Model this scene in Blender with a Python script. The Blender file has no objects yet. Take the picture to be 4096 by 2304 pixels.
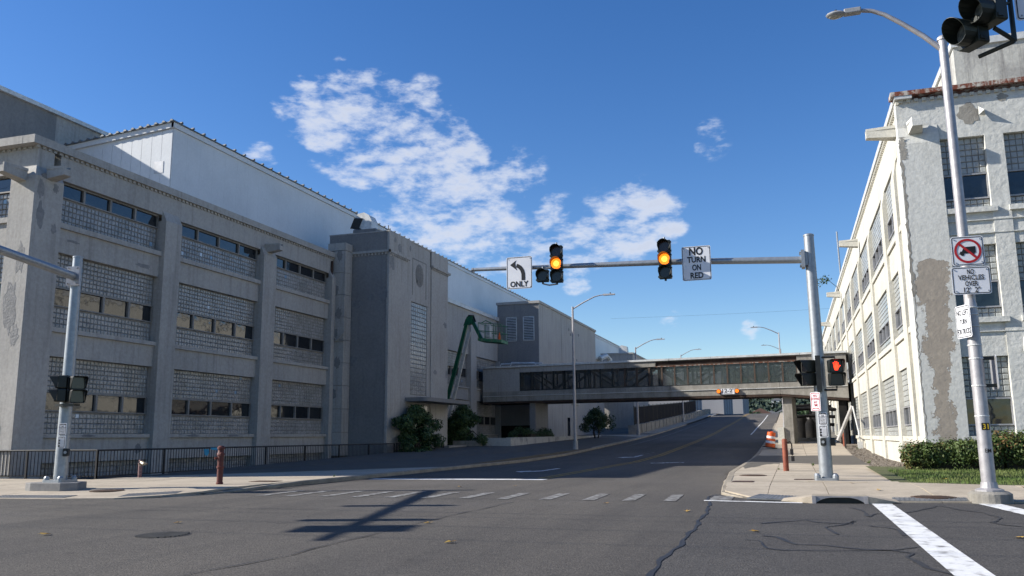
import bpy, math, random
from mathutils import Vector, Matrix
R = math.radians
random.seed(7)
scn = bpy.context.scene
col = scn.collection

# ------------------------------------------------------------------ camera
PITCH, ROLL, YAW = .17307, -.00939, R(17.86)
fw = Vector((0, math.cos(PITCH), math.sin(PITCH))); rt = Vector((1, 0, 0)); up = rt.cross(fw)
r2 = rt*math.cos(ROLL) + up*math.sin(ROLL); u2 = -rt*math.sin(ROLL) + up*math.cos(ROLL)
Mz = Matrix.Rotation(YAW, 3, 'Z')
cx, cy, cz = Mz @ r2, Mz @ u2, -(Mz @ fw)
cd = bpy.data.cameras.new('camera'); cam = bpy.data.objects.new('camera', cd); col.objects.link(cam)
cam.matrix_world = Matrix(((cx.x, cy.x, cz.x, 0), (cx.y, cy.y, cz.y, 0), (cx.z, cy.z, cz.z, 1.25), (0, 0, 0, 1)))
cd.sensor_width = 36; cd.lens = 29.98; cd.clip_end = 8000; cd.clip_start = .05
scn.camera = cam

# ------------------------------------------------------------------ sun, sky
SUN_EL = R(30.3); SUN_AZ = math.atan2(.963, .27)          # travel direction of the light in plan
trav = Vector((math.cos(SUN_EL)*.963, math.cos(SUN_EL)*.27, -math.sin(SUN_EL)))
sl = bpy.data.lights.new('sun', 'SUN'); sl.energy = 5.0; sl.angle = R(.53); sl.color = (1, .95, .86)
so = bpy.data.objects.new('sun', sl); col.objects.link(so)
so.rotation_euler = trav.to_track_quat('-Z', 'Y').to_euler(); so.location = (-60, -20, 60)

w = bpy.data.worlds.new('World'); scn.world = w; w.use_nodes = True
nt = w.node_tree; N = nt.nodes; Lk = nt.links
for n in list(N): N.remove(n)
def wn(t, **k):
    n = N.new(t)
    for a, b in k.items(): setattr(n, a, b)
    return n
sky = wn('ShaderNodeTexSky', sky_type='NISHITA', sun_disc=False)
sky.sun_elevation = SUN_EL; sky.sun_rotation = R(254.3); sky.altitude = 250
sky.air_density = 1.0; sky.dust_density = .22; sky.ozone_density = 2.3
tc = wn('ShaderNodeTexCoord')
sep = wn('ShaderNodeSeparateXYZ'); Lk.new(tc.outputs['Generated'], sep.inputs[0])
mx = wn('ShaderNodeMath', operation='MAXIMUM'); Lk.new(sep.outputs[2], mx.inputs[0]); mx.inputs[1].default_value = 0
ad = wn('ShaderNodeMath', operation='ADD'); Lk.new(mx.outputs[0], ad.inputs[0]); ad.inputs[1].default_value = .16
dv = wn('ShaderNodeVectorMath', operation='DIVIDE'); Lk.new(tc.outputs['Generated'], dv.inputs[0])
cb = wn('ShaderNodeCombineXYZ')
for i in range(3): Lk.new(ad.outputs[0], cb.inputs[i])
Lk.new(cb.outputs[0], dv.inputs[1])
noi = wn('ShaderNodeTexNoise'); noi.inputs['Scale'].default_value = 10.5; noi.inputs['Detail'].default_value = 9
noi.inputs['Roughness'].default_value = .58; noi.inputs['Distortion'].default_value = .25
sq = wn('ShaderNodeVectorMath', operation='MULTIPLY'); sq.inputs[1].default_value = (1, 1, 2.2); Lk.new(tc.outputs['Generated'], sq.inputs[0]); Lk.new(sq.outputs[0], noi.inputs['Vector'])
# cumulus groups: azimuth from +Y (clockwise), elevation, angular radius in degrees
CL = [(-29.9,22.5,2.0),(-28.0,21.9,2.2),(-25.5,21.8,1.6),(-23.9,22.6,1.2),(-26.9,20.2,2.3),(-24.7,20.0,2.6),(-22.5,20.3,2.0),
 (-31.2,20.4,1.8),(-29.8,19.3,2.0),(-27.9,18.5,2.2),(-23.5,18.5,2.6),(-21.1,18.8,1.6),(-28.4,17.3,1.6),(-26.0,17.1,2.2),
 (-23.0,16.9,2.4),(-20.5,17.0,1.9),(-24.1,15.3,2.9),(-25.7,14.8,2.3),(-21.3,15.1,2.6),(-19.4,15.9,1.6),(-23.0,13.5,2.4),
 (-20.5,13.0,2.6),(-18.9,13.2,2.2),(-22.0,12.4,2.2),(-24.8,13.4,2.0),(-17.6,12.4,1.8),(-15.5,12.6,1.6),(-17.2,17.7,1.6),(-16.7,13.2,1.2),(-14.7,14.8,1.4),(-13.4,13.7,1.8),(-11.2,13.9,2.2),
 (-9.3,14.9,2.0),(-8.2,14.0,1.9),(-10.4,13.1,1.8),(-6.9,14.3,1.2),(-12.9,12.6,1.6),(-19.7,11.9,1.3),(-4.1,19.2,1.2),
 (-34.9,17.9,1.0),(-13.5,10.4,1.0),(-33.6,21.3,.8),(-32.3,22.7,.8),(-2.2,6.7,.6),(-7.2,7.5,.8),(-14.0,12.1,1.2)]
for a0, e0 in ((55, 20), (95, 30), (140, 17), (185, 26), (225, 14), (265, 32), (300, 15)):   # the same kind of clouds all round
    for k in range(6): CL.append((a0+random.uniform(-9, 9), e0+random.uniform(-4, 4), random.uniform(1.4, 2.8)))
prev = None
for az, el, r in CL:
    d = (math.sin(R(az))*math.cos(R(el)), math.cos(R(az))*math.cos(R(el)), math.sin(R(el)))
    dt = wn('ShaderNodeVectorMath', operation='DOT_PRODUCT'); Lk.new(tc.outputs['Generated'], dt.inputs[0]); dt.inputs[1].default_value = d
    mr = wn('ShaderNodeMapRange', interpolation_type='SMOOTHSTEP'); Lk.new(dt.outputs['Value'], mr.inputs[0])
    mr.inputs[1].default_value = math.cos(R(r*1.3)); mr.inputs[2].default_value = 1.0; mr.inputs[3].default_value = 0; mr.inputs[4].default_value = .8
    if prev is None: prev = mr.outputs[0]
    else:
        a = wn('ShaderNodeMath', operation='ADD'); Lk.new(prev, a.inputs[0]); Lk.new(mr.outputs[0], a.inputs[1]); prev = a.outputs[0]
cl = wn('ShaderNodeMath', operation='MINIMUM'); Lk.new(prev, cl.inputs[0]); cl.inputs[1].default_value = .95
ns = wn('ShaderNodeMath', operation='MULTIPLY_ADD'); Lk.new(noi.outputs[0], ns.inputs[0]); ns.inputs[1].default_value = 4.6; ns.inputs[2].default_value = -2.25
no2 = wn('ShaderNodeTexNoise'); no2.inputs['Scale'].default_value = 38; no2.inputs['Detail'].default_value = 7; no2.inputs['Roughness'].default_value = .6; Lk.new(sq.outputs[0], no2.inputs['Vector'])
n2 = wn('ShaderNodeMath', operation='MULTIPLY_ADD'); Lk.new(no2.outputs[0], n2.inputs[0]); n2.inputs[1].default_value = 3.4; n2.inputs[2].default_value = -1.7
n3 = wn('ShaderNodeMath', operation='ADD'); Lk.new(ns.outputs[0], n3.inputs[0]); Lk.new(n2.outputs[0], n3.inputs[1])
sm = wn('ShaderNodeMath', operation='ADD'); Lk.new(cl.outputs[0], sm.inputs[0]); Lk.new(n3.outputs[0], sm.inputs[1])
cm = wn('ShaderNodeMapRange', interpolation_type='SMOOTHSTEP'); Lk.new(sm.outputs[0], cm.inputs[0])
cm.inputs[1].default_value = .25; cm.inputs[2].default_value = 1.75; cm.inputs[3].default_value = 0; cm.inputs[4].default_value = .82
gate = wn('ShaderNodeMapRange'); Lk.new(cl.outputs[0], gate.inputs[0]); gate.inputs[1].default_value = 0; gate.inputs[2].default_value = .25
fm = wn('ShaderNodeMath', operation='MULTIPLY'); Lk.new(cm.outputs[0], fm.inputs[0]); Lk.new(gate.outputs[0], fm.inputs[1])
cc = wn('ShaderNodeMix', data_type='RGBA'); Lk.new(fm.outputs[0], cc.inputs[0]); hsv = wn('ShaderNodeHueSaturation'); hsv.inputs['Saturation'].default_value = 1.31; hsv.inputs['Hue'].default_value = .511; Lk.new(sky.outputs[0], hsv.inputs['Color']); Lk.new(hsv.outputs[0], cc.inputs[6]); cs = wn('ShaderNodeMapRange'); Lk.new(sm.outputs[0], cs.inputs[0]); cs.inputs[1].default_value = .7; cs.inputs[2].default_value = 1.9
ck_ = wn('ShaderNodeMix', data_type='RGBA'); Lk.new(cs.outputs[0], ck_.inputs[0]); ck_.inputs[6].default_value = (5.3, 5.7, 6.5, 1); ck_.inputs[7].default_value = (4.5, 4.75, 5.4, 1); Lk.new(ck_.outputs[2], cc.inputs[7])
bg = wn('ShaderNodeBackground'); bg.inputs[1].default_value = .094; Lk.new(cc.outputs[2], bg.inputs[0])
ow = wn('ShaderNodeOutputWorld'); Lk.new(bg.outputs[0], ow.inputs[0])

vs = scn.view_settings; vs.view_transform = 'Standard'; vs.look = 'None'; vs.gamma = 1; vs.exposure = .75; vs.use_curve_mapping = False

# ------------------------------------------------------------------ materials
def pm(name, c1, c2=None, sc=1.2, lo=.42, hi=.62, rough=.85, metal=0, bump=0, bsc=40, streak=None, spk=0, spsc=120, spec=.4, fine=.12, lane=None):
    m = bpy.data.materials.new(name); m.use_nodes = True; t = m.node_tree; n = t.nodes; l = t.links
    b = n['Principled BSDF']; b.inputs['Roughness'].default_value = rough; b.inputs['Metallic'].default_value = metal
    b.inputs['Specular IOR Level'].default_value = spec
    g = n.new('ShaderNodeNewGeometry')
    def noise(s, d=7, vec=None, ro=.6):
        q = n.new('ShaderNodeTexNoise'); q.inputs['Scale'].default_value = s; q.inputs['Detail'].default_value = d; q.inputs['Roughness'].default_value = ro
        l.new(vec or g.outputs['Position'], q.inputs['Vector']); return q.outputs[0]
    def rng(v, a, bb, x=0., y=1.):
        q = n.new('ShaderNodeMapRange'); q.inputs[1].default_value = a; q.inputs[2].default_value = bb; q.inputs[3].default_value = x; q.inputs[4].default_value = y
        l.new(v, q.inputs[0]); return q.outputs[0]
    def mix(f, a, bb, mode='MIX'):
        q = n.new('ShaderNodeMix'); q.data_type = 'RGBA'; q.blend_type = mode
        if isinstance(f, float): q.inputs[0].default_value = f
        else: l.new(f, q.inputs[0])
        for i, v in ((6, a), (7, bb)):
            if isinstance(v, tuple): q.inputs[i].default_value = (*v, 1)
            else: l.new(v, q.inputs[i])
        return q.outputs[2]
    c2 = c2 or tuple(x*.86 for x in c1)
    c = mix(rng(noise(sc), lo, hi), c1, c2)
    if streak:
        mp = n.new('ShaderNodeMapping'); mp.inputs['Scale'].default_value = (4.5, 4.5, .3); l.new(g.outputs['Position'], mp.inputs[0])
        c = mix(rng(noise(1.0, 6, mp.outputs[0]), streak[1], streak[2], 0., streak[3] if len(streak) > 3 else .6), c, streak[0])
    if lane:     # worn and oily tracks that run with the traffic, and drip spots
        mp = n.new('ShaderNodeMapping'); mp.inputs['Scale'].default_value = (.55, .05, 1); l.new(g.outputs['Position'], mp.inputs[0])
        c = mix(rng(noise(1.0, 5, mp.outputs[0]), .44, .64, 0., .75), c, lane)
        c = mix(rng(noise(1.7, 3), .66, .72, 0., .5), c, tuple(x*.6 for x in lane))
        c = mix(rng(noise(.16, 6), .52, .64, 0., .55), c, tuple(x*1.9 for x in lane))
    if fine:
        v = rng(noise(9, 8), .3, .7, 1-fine, 1+fine)
        q = n.new('ShaderNodeVectorMath'); q.operation = 'SCALE'; l.new(c, q.inputs[0]); l.new(v, q.inputs['Scale']); c = q.outputs[0]
    if spk:
        v = rng(noise(spsc, 3), .35, .65, 1-spk, 1+spk)
        q = n.new('ShaderNodeVectorMath'); q.operation = 'SCALE'; l.new(c, q.inputs[0]); l.new(v, q.inputs['Scale']); c = q.outputs[0]
    l.new(c, b.inputs['Base Color'])
    if bump:
        bp = n.new('ShaderNodeBump'); bp.inputs['Strength'].default_value = bump; bp.inputs['Distance'].default_value = .03
        l.new(noise(bsc, 6), bp.inputs['Height']); l.new(bp.outputs[0], b.inputs['Normal'])
    m['_n'] = 1
    return m
def emit(name, c, s, base=(.1, .05, .01)):
    m = bpy.data.materials.new(name); m.use_nodes = True; b = m.node_tree.nodes['Principled BSDF']
    b.inputs['Base Color'].default_value = (*base, 1); b.inputs['Emission Color'].default_value = (*c, 1); b.inputs['Emission Strength'].default_value = s
    b.inputs['Roughness'].default_value = .3
    t = m.node_tree; g = t.nodes.new('ShaderNodeNewGeometry'); q = t.nodes.new('ShaderNodeTexVoronoi'); q.inputs['Scale'].default_value = 28
    t.links.new(g.outputs['Position'], q.inputs['Vector'])
    r = t.nodes.new('ShaderNodeMapRange'); r.inputs[1].default_value = 0; r.inputs[2].default_value = .8; r.inputs[3].default_value = s*1.15; r.inputs[4].default_value = s*.7
    t.links.new(q.outputs[0], r.inputs[0]); t.links.new(r.outputs[0], b.inputs['Emission Strength'])
    return m
def glass(name, base=(.012, .015, .018), rough=.04, wob=.25, wsc=2.2, alpha=None):
    m = pm(name, base, tuple(x*1.5 for x in base), rough=rough, spec=.9, fine=0)
    t = m.node_tree; b = t.nodes['Principled BSDF']; g = t.nodes.new('ShaderNodeNewGeometry')
    q = t.nodes.new('ShaderNodeTexNoise'); q.inputs['Scale'].default_value = wsc; q.inputs['Detail'].default_value = 1
    bp = t.nodes.new('ShaderNodeBump'); bp.inputs['Strength'].default_value = wob; bp.inputs['Distance'].default_value = .02
    t.links.new(g.outputs['Position'], q.inputs['Vector']); t.links.new(q.outputs[0], bp.inputs['Height']); t.links.new(bp.outputs[0], b.inputs['Normal'])
    if alpha is not None: b.inputs['Alpha'].default_value = alpha
    return m
M = dict(
 grey=pm('grey_stucco', (.385, .366, .338), (.345, .328, .303), sc=.4, streak=((.245, .232, .212), .50, .72, .7), bump=.25, bsc=14),
 greyd=pm('dark_and_shaded_stucco', (.215, .209, .202), (.19, .185, .18), sc=.5, streak=((.13, .13, .14), .55, .75, .5), bump=.2, bsc=14),  # darker grey stucco; on the tower side its tone stands in for shade
 patch=pm('stucco_patch', (.20, .20, .20), (.16, .16, .165), sc=5, bump=.6, bsc=18),
 cream=pm('cream_paint', (.525, .505, .445), (.475, .455, .39), sc=.6, streak=((.40, .33, .20), .58, .78, .5), bump=.3, bsc=8),
 creamp=None,
 conc=pm('concrete_walk', (.41, .35, .27), (.335, .285, .22), sc=.7, bump=.15, bsc=60, spk=.12, spsc=90),
 concj=pm('joint_dirt', (.10, .09, .075), bump=.2),
 kerb=pm('kerb_concrete', (.30, .26, .20), (.22, .19, .15), sc=1.5, bump=.3, bsc=30),
 conco=pm('old_concrete', (.30, .28, .245), (.22, .205, .18), sc=1.3, streak=((.15, .135, .11), .5, .7, .6), bump=.4, bsc=18),
 asph=pm('asphalt', (.098, .087, .075), (.076, .068, .060), sc=.22, lo=.35, hi=.7, bump=.7, bsc=55, spk=.5, spsc=42, rough=.92, fine=.2, lane=(.056, .051, .047)),
 asphn=pm('newer_asphalt', (.068, .063, .059), (.054, .050, .048), sc=.35, bump=.7, bsc=55, spk=.5, spsc=42, rough=.9, fine=.18),
 tar=pm('crack_seal_tar', (.026, .026, .028), bump=.1, rough=.6),
 white=pm('white_metal_siding', (.61, .625, .64), (.55, .565, .58), sc=.3, rough=.45, fine=.05, spec=.4, streak=((.50, .51, .52), .55, .75, .35), bump=.08, bsc=.9),
 whitep=None, 
 galv=pm('galvanised_steel', (.36, .38, .40), (.27, .285, .30), sc=9, lo=.4, hi=.6, rough=.45, metal=.55, fine=.1),
 galvd=pm('dull_aluminium', (.40, .385, .39), (.34, .325, .335), sc=3, rough=.5, metal=.45),
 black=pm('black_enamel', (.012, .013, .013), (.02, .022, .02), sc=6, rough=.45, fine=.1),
 dgreen=pm('dark_green_housing', (.010, .014, .011), (.016, .02, .016), sc=5, rough=.42),
 iron=pm('black_iron_rail', (.012, .011, .012), (.018, .014, .013), sc=8, rough=.6),
 frame=pm('window_frame_paint', (.24, .225, .205), (.19, .18, .165), sc=3, rough=.6),
 framel=pm('bare_aluminium_frame', (.36, .36, .37), (.3, .3, .31), sc=3, rough=.5, metal=.3),
 mortar=pm('glass_block_mortar', (.205, .197, .183), (.16, .153, .14), sc=3),
 block=pm('glass_block', (.31, .305, .295), (.23, .228, .22), sc=.9, rough=.22, spec=.55, fine=.3),
 blockc=pm('right_glass_block', (.34, .35, .34), (.28, .29, .28), sc=.8, rough=.22, spec=.55, fine=.14),
 blockw=pm('clear_new_glass_block', (.62, .68, .74), rough=.15, spec=.6),
 blockb=pm('blue_tinted_glass_block', (.22, .33, .44), rough=.15, spec=.6),
 slatp=pm('pale_panel_boards', (.42, .43, .41), (.36, .37, .355), sc=2, rough=.6),
 pane=glass('window_glass'), paned=glass('dark_window_glass', (.008, .009, .011), .08),
 paneb=glass('bridge_glass', (.045, .048, .048), .06, .15, 1.5, alpha=.40),
 rust=pm('rusted_steel', (.16, .055, .025), (.30, .27, .24), sc=7, lo=.47, hi=.60, rough=.8, bump=.3),
 rustd=pm('dark_rusted_girder', (.03, .018, .013), (.06, .034, .022), sc=2.2, rough=.85, bump=.3),
 brownm=pm('brown_mullion', (.06, .042, .032), (.09, .055, .035), sc=4, rough=.7),
 truss=pm('painted_truss', (.24, .222, .19), (.18, .165, .145), sc=3),
 flash=pm('pale_roof_flashing', (.62, .62, .60), (.50, .50, .48), sc=3, rough=.5, metal=.2),
 roofrib=pm('grey_roof_metal', (.17, .18, .19), (.13, .14, .15), sc=2, rough=.5, metal=.3),
 red=pm('faded_red_paint', (.12, .026, .02), (.075, .022, .018), sc=9, rough=.6, bump=.2),
 redr=pm('rust_red_paint', (.25, .065, .03), (.19, .05, .028), sc=6, rough=.65, bump=.2),
 pinkp=pm('peeling_pink_paint', (.24, .15, .15), (.14, .07, .07), sc=14, rough=.7),
 brass=pm('tarnished_brass', (.42, .38, .30), (.26, .22, .17), sc=12, rough=.4, metal=.5),
 orange=pm('orange_plastic', (.72, .115, .015), (.58, .09, .015), sc=5, rough=.5),
 refl=pm('white_reflective_band', (.75, .75, .76), rough=.35),
 rubber=pm('black_rubber', (.02, .02, .02), rough=.8),
 green=pm('green_machine_paint', (.012, .115, .055), (.009, .08, .04), sc=3, rough=.4),
 greenw=pm('worn_green_paint', (.03, .16, .07), (.16, .17, .12), sc=6, lo=.5, hi=.68, rough=.6),
 offw=pm('off_white_machine_paint', (.5, .49, .46), (.38, .37, .34), sc=4, rough=.5),
 signw=pm('sign_white', (.74, .74, .76), (.69, .69, .72), sc=1.5, rough=.4, fine=.03),
 signk=pm('sign_black', (.012, .012, .013), rough=.5),
 signr=pm('sign_red', (.45, .015, .02), rough=.45),
 signb=pm('sign_back_aluminium', (.42, .42, .43), rough=.45, metal=.5),
 yel=pm('yellow_sticker', (.6, .42, .02), rough=.5),
 paintw=pm('worn_white_marking', (.66, .66, .65), (.16, .155, .15), sc=4.5, lo=.52, hi=.68, bump=.2, bsc=80),
 painto=pm('old_white_marking', (.30, .30, .29), (.09, .082, .074), sc=6, lo=.36, hi=.58, bump=.2, bsc=80),
 painty=pm('yellow_marking', (.36, .22, .045), (.13, .10, .065), sc=2, lo=.5, hi=.7),
 leaf=pm('shrub_leaf', (.026, .055, .018), (.055, .09, .03), sc=2.2, rough=.55, spec=.3, fine=.5),
 yew=pm('yew_leaf', (.055, .085, .016), (.13, .105, .03), sc=1.1, lo=.5, hi=.72, rough=.6, fine=.5),
 leaf2=pm('young_shrub_leaf', (.07, .115, .03), (.05, .085, .025), sc=3, rough=.5, spec=.3, fine=.4),
 yewb=pm('browned_yew', (.16, .085, .03), (.10, .075, .025), sc=3, rough=.7, fine=.4),
 bark=pm('shrub_bark', (.05, .04, .03), (.08, .065, .05), sc=9),
 yewcore=pm('yew_twigs', (.02, .018, .01), (.03, .024, .014), sc=6),
 grass=pm('lawn_grass', (.075, .125, .022), (.14, .155, .045), sc=.9, lo=.42, hi=.68, rough=.7, fine=.25),
 soil=pm('lawn_soil', (.07, .085, .025), (.10, .10, .045), sc=2, bump=.5),
 gravel=pm('gravel', (.24, .205, .165), (.13, .11, .09), sc=16, lo=.4, hi=.6, bump=.6, bsc=30),
 dirt=pm('bare_ground', (.16, .145, .12), (.11, .10, .085), sc=.4, bump=.4),
 hill=pm('hill_ground', (.035, .055, .025), (.05, .07, .03), sc=.02),
 htree=pm('hazed_hill_tree', (.022, .040, .030), (.050, .072, .042), sc=.05, fine=.3),  # distance haze is put into the bluish foliage colour
 house=pm('house_white', (.6, .6, .58), rough=.7), hroof=pm('house_roof', (.16, .09, .07), rough=.8), hroofg=pm('house_roof_grey', (.2, .2, .21), rough=.8),
 tactile=pm('grey_tactile_plate', (.17, .175, .18), (.13, .135, .14), sc=3, rough=.5, metal=.3),
 mhole=pm('rusty_cast_iron', (.10, .055, .035), (.06, .045, .035), sc=5, rough=.7, metal=.3),
 mholed=pm('cast_iron', (.055, .053, .05), (.04, .038, .036), sc=5, rough=.6, metal=.3),
 lensk=pm('unlit_dark_lens', (.008, .008, .010), rough=.2, spec=.6), lensr=pm('unlit_red_lens', (.03, .004, .004), rough=.2, spec=.6),
 lensg=pm('unlit_clear_lens', (.16, .17, .17), (.08, .09, .09), sc=20, rough=.2, spec=.6),
 amber=emit('lit_amber_lens', (1, .19, .008), 1.55, (.5, .16, .01)), ambers=emit('flashing_amber_lens', (1, .16, .006), .75, (.5, .16, .01)),
 hand=emit('lit_red_hand', (1, .035, .01), 2.6, (.4, .02, .01)), bulb=emit('office_ceiling_lamp', (1, .75, .4), 1.0),
 amberc=emit('amber_lens_core', (1, .42, .05), 1.9, (.6, .3, .02)),
 lamp=pm('luminaire_grey', (.34, .34, .34), (.28, .28, .29), sc=4, rough=.5, metal=.2), lampg=pm('luminaire_glass', (.5, .46, .38), (.3, .28, .24), sc=20, rough=.2),
 dleaf=pm('fallen_leaf', (.42, .27, .05), (.28, .14, .03), sc=12), pipe=pm('grey_pipe', (.40, .38, .36), (.30, .28, .26), sc=2, rough=.5),
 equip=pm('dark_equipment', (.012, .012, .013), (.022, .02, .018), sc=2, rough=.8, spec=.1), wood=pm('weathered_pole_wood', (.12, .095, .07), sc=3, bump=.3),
 fold=pm('far_grey_block', (.30, .30, .31), (.26, .26, .27), sc=.1), brick=pm('far_brick', (.32, .2, .13), sc=.3), blue=pm('blue_cloth', (.05, .32, .5), rough=.8),
)
def peeling():
    # corner pier of the pale building: cream coat over bare concrete, coat lost along an uneven vertical run
    m = pm('peeling_cream_paint', (.57, .565, .53), (.52, .515, .48), sc=.6, bump=.35, bsc=8)
    t = m.node_tree; n = t.nodes; l = t.links; b = n['Principled BSDF']; src = b.inputs['Base Color'].links[0].from_socket
    g = n.new('ShaderNodeNewGeometry'); s = n.new('ShaderNodeSeparateXYZ'); l.new(g.outputs['Position'], s.inputs[0])
    no = n.new('ShaderNodeTexNoise'); no.inputs['Scale'].default_value = 3.4; no.inputs['Detail'].default_value = 11; no.inputs['Roughness'].default_value = .68; l.new(g.outputs['Position'], no.inputs['Vector'])
    cr = n.new('ShaderNodeFloatCurve')          # half width of the bare strip over height
    zr_ = n.new('ShaderNodeMapRange'); l.new(s.outputs[2], zr_.inputs[0]); zr_.inputs[1].default_value = 0; zr_.inputs[2].default_value = 8
    l.new(zr_.outputs[0], cr.inputs['Value']); c = cr.mapping.curves[0]; c.points[0].location = (0, .72); c.points[1].location = (1, 0)
    for p in ((.2, .74), (.33, .66), (.42, .72), (.5, .88), (.62, .80), (.72, .90), (.83, .86), (.862, .1), (.9, 0)): c.points.new(*p)
    cr.mapping.update()
    dx = n.new('ShaderNodeMath'); dx.operation = 'SUBTRACT'; l.new(s.outputs[0], dx.inputs[0]); dx.inputs[1].default_value = 4.60
    ab = n.new('ShaderNodeMath'); ab.operation = 'ABSOLUTE'; l.new(dx.outputs[0], ab.inputs[0])
    df = n.new('ShaderNodeMath'); df.operation = 'SUBTRACT'; l.new(cr.outputs[0], df.inputs[0]); l.new(ab.outputs[0], df.inputs[1])
    ma = n.new('ShaderNodeMath'); ma.operation = 'MULTIPLY_ADD'; l.new(no.outputs[0], ma.inputs[0]); ma.inputs[1].default_value = 1.3; ma.inputs[2].default_value = -1.10
    sm_ = n.new('ShaderNodeMath'); sm_.operation = 'ADD'; l.new(df.outputs[0], sm_.inputs[0]); l.new(ma.outputs[0], sm_.inputs[1])
    st = n.new('ShaderNodeMapRange'); l.new(sm_.outputs[0], st.inputs[0]); st.inputs[1].default_value = -.004; st.inputs[2].default_value = .006
    n2 = n.new('ShaderNodeTexNoise'); n2.inputs['Scale'].default_value = 5; n2.inputs['Detail'].default_value = 7; l.new(g.outputs['Position'], n2.inputs['Vector'])
    cm_ = n.new('ShaderNodeMix'); cm_.data_type = 'RGBA'; l.new(n2.outputs[0], cm_.inputs[0]); cm_.inputs[6].default_value = (.40, .345, .28, 1); cm_.inputs[7].default_value = (.24, .21, .18, 1)
    mx_ = n.new('ShaderNodeMix'); mx_.data_type = 'RGBA'; l.new(st.outputs[0], mx_.inputs[0]); l.new(src, mx_.inputs[6]); l.new(cm_.outputs[2], mx_.inputs[7])
    l.new(mx_.outputs[2], b.inputs['Base Color'])
    bp = n.new('ShaderNodeBump'); bp.inputs['Strength'].default_value = 1; bp.inputs['Distance'].default_value = .02; bp.invert = True
    l.new(st.outputs[0], bp.inputs['Height']); l.new(b.inputs['Normal'].links[0].from_socket, bp.inputs['Normal']); l.new(bp.outputs[0], b.inputs['Normal'])
    return m
M['creamp'] = peeling()
M['creamf'] = pm('cream_front_paint', (.57, .565, .53), (.52, .515, .48), sc=.8, streak=((.36, .35, .31), .56, .78, .55), bump=.8, bsc=5)
M['rustcap'] = pm('rusty_flaking_coping', (.17, .05, .028), (.45, .42, .37), sc=5, lo=.50, hi=.62, streak=((.5, .47, .42), .50, .60, .85), bump=.2)
for m in M.values():
    if m and '_n' in m.keys(): del m['_n']

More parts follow.
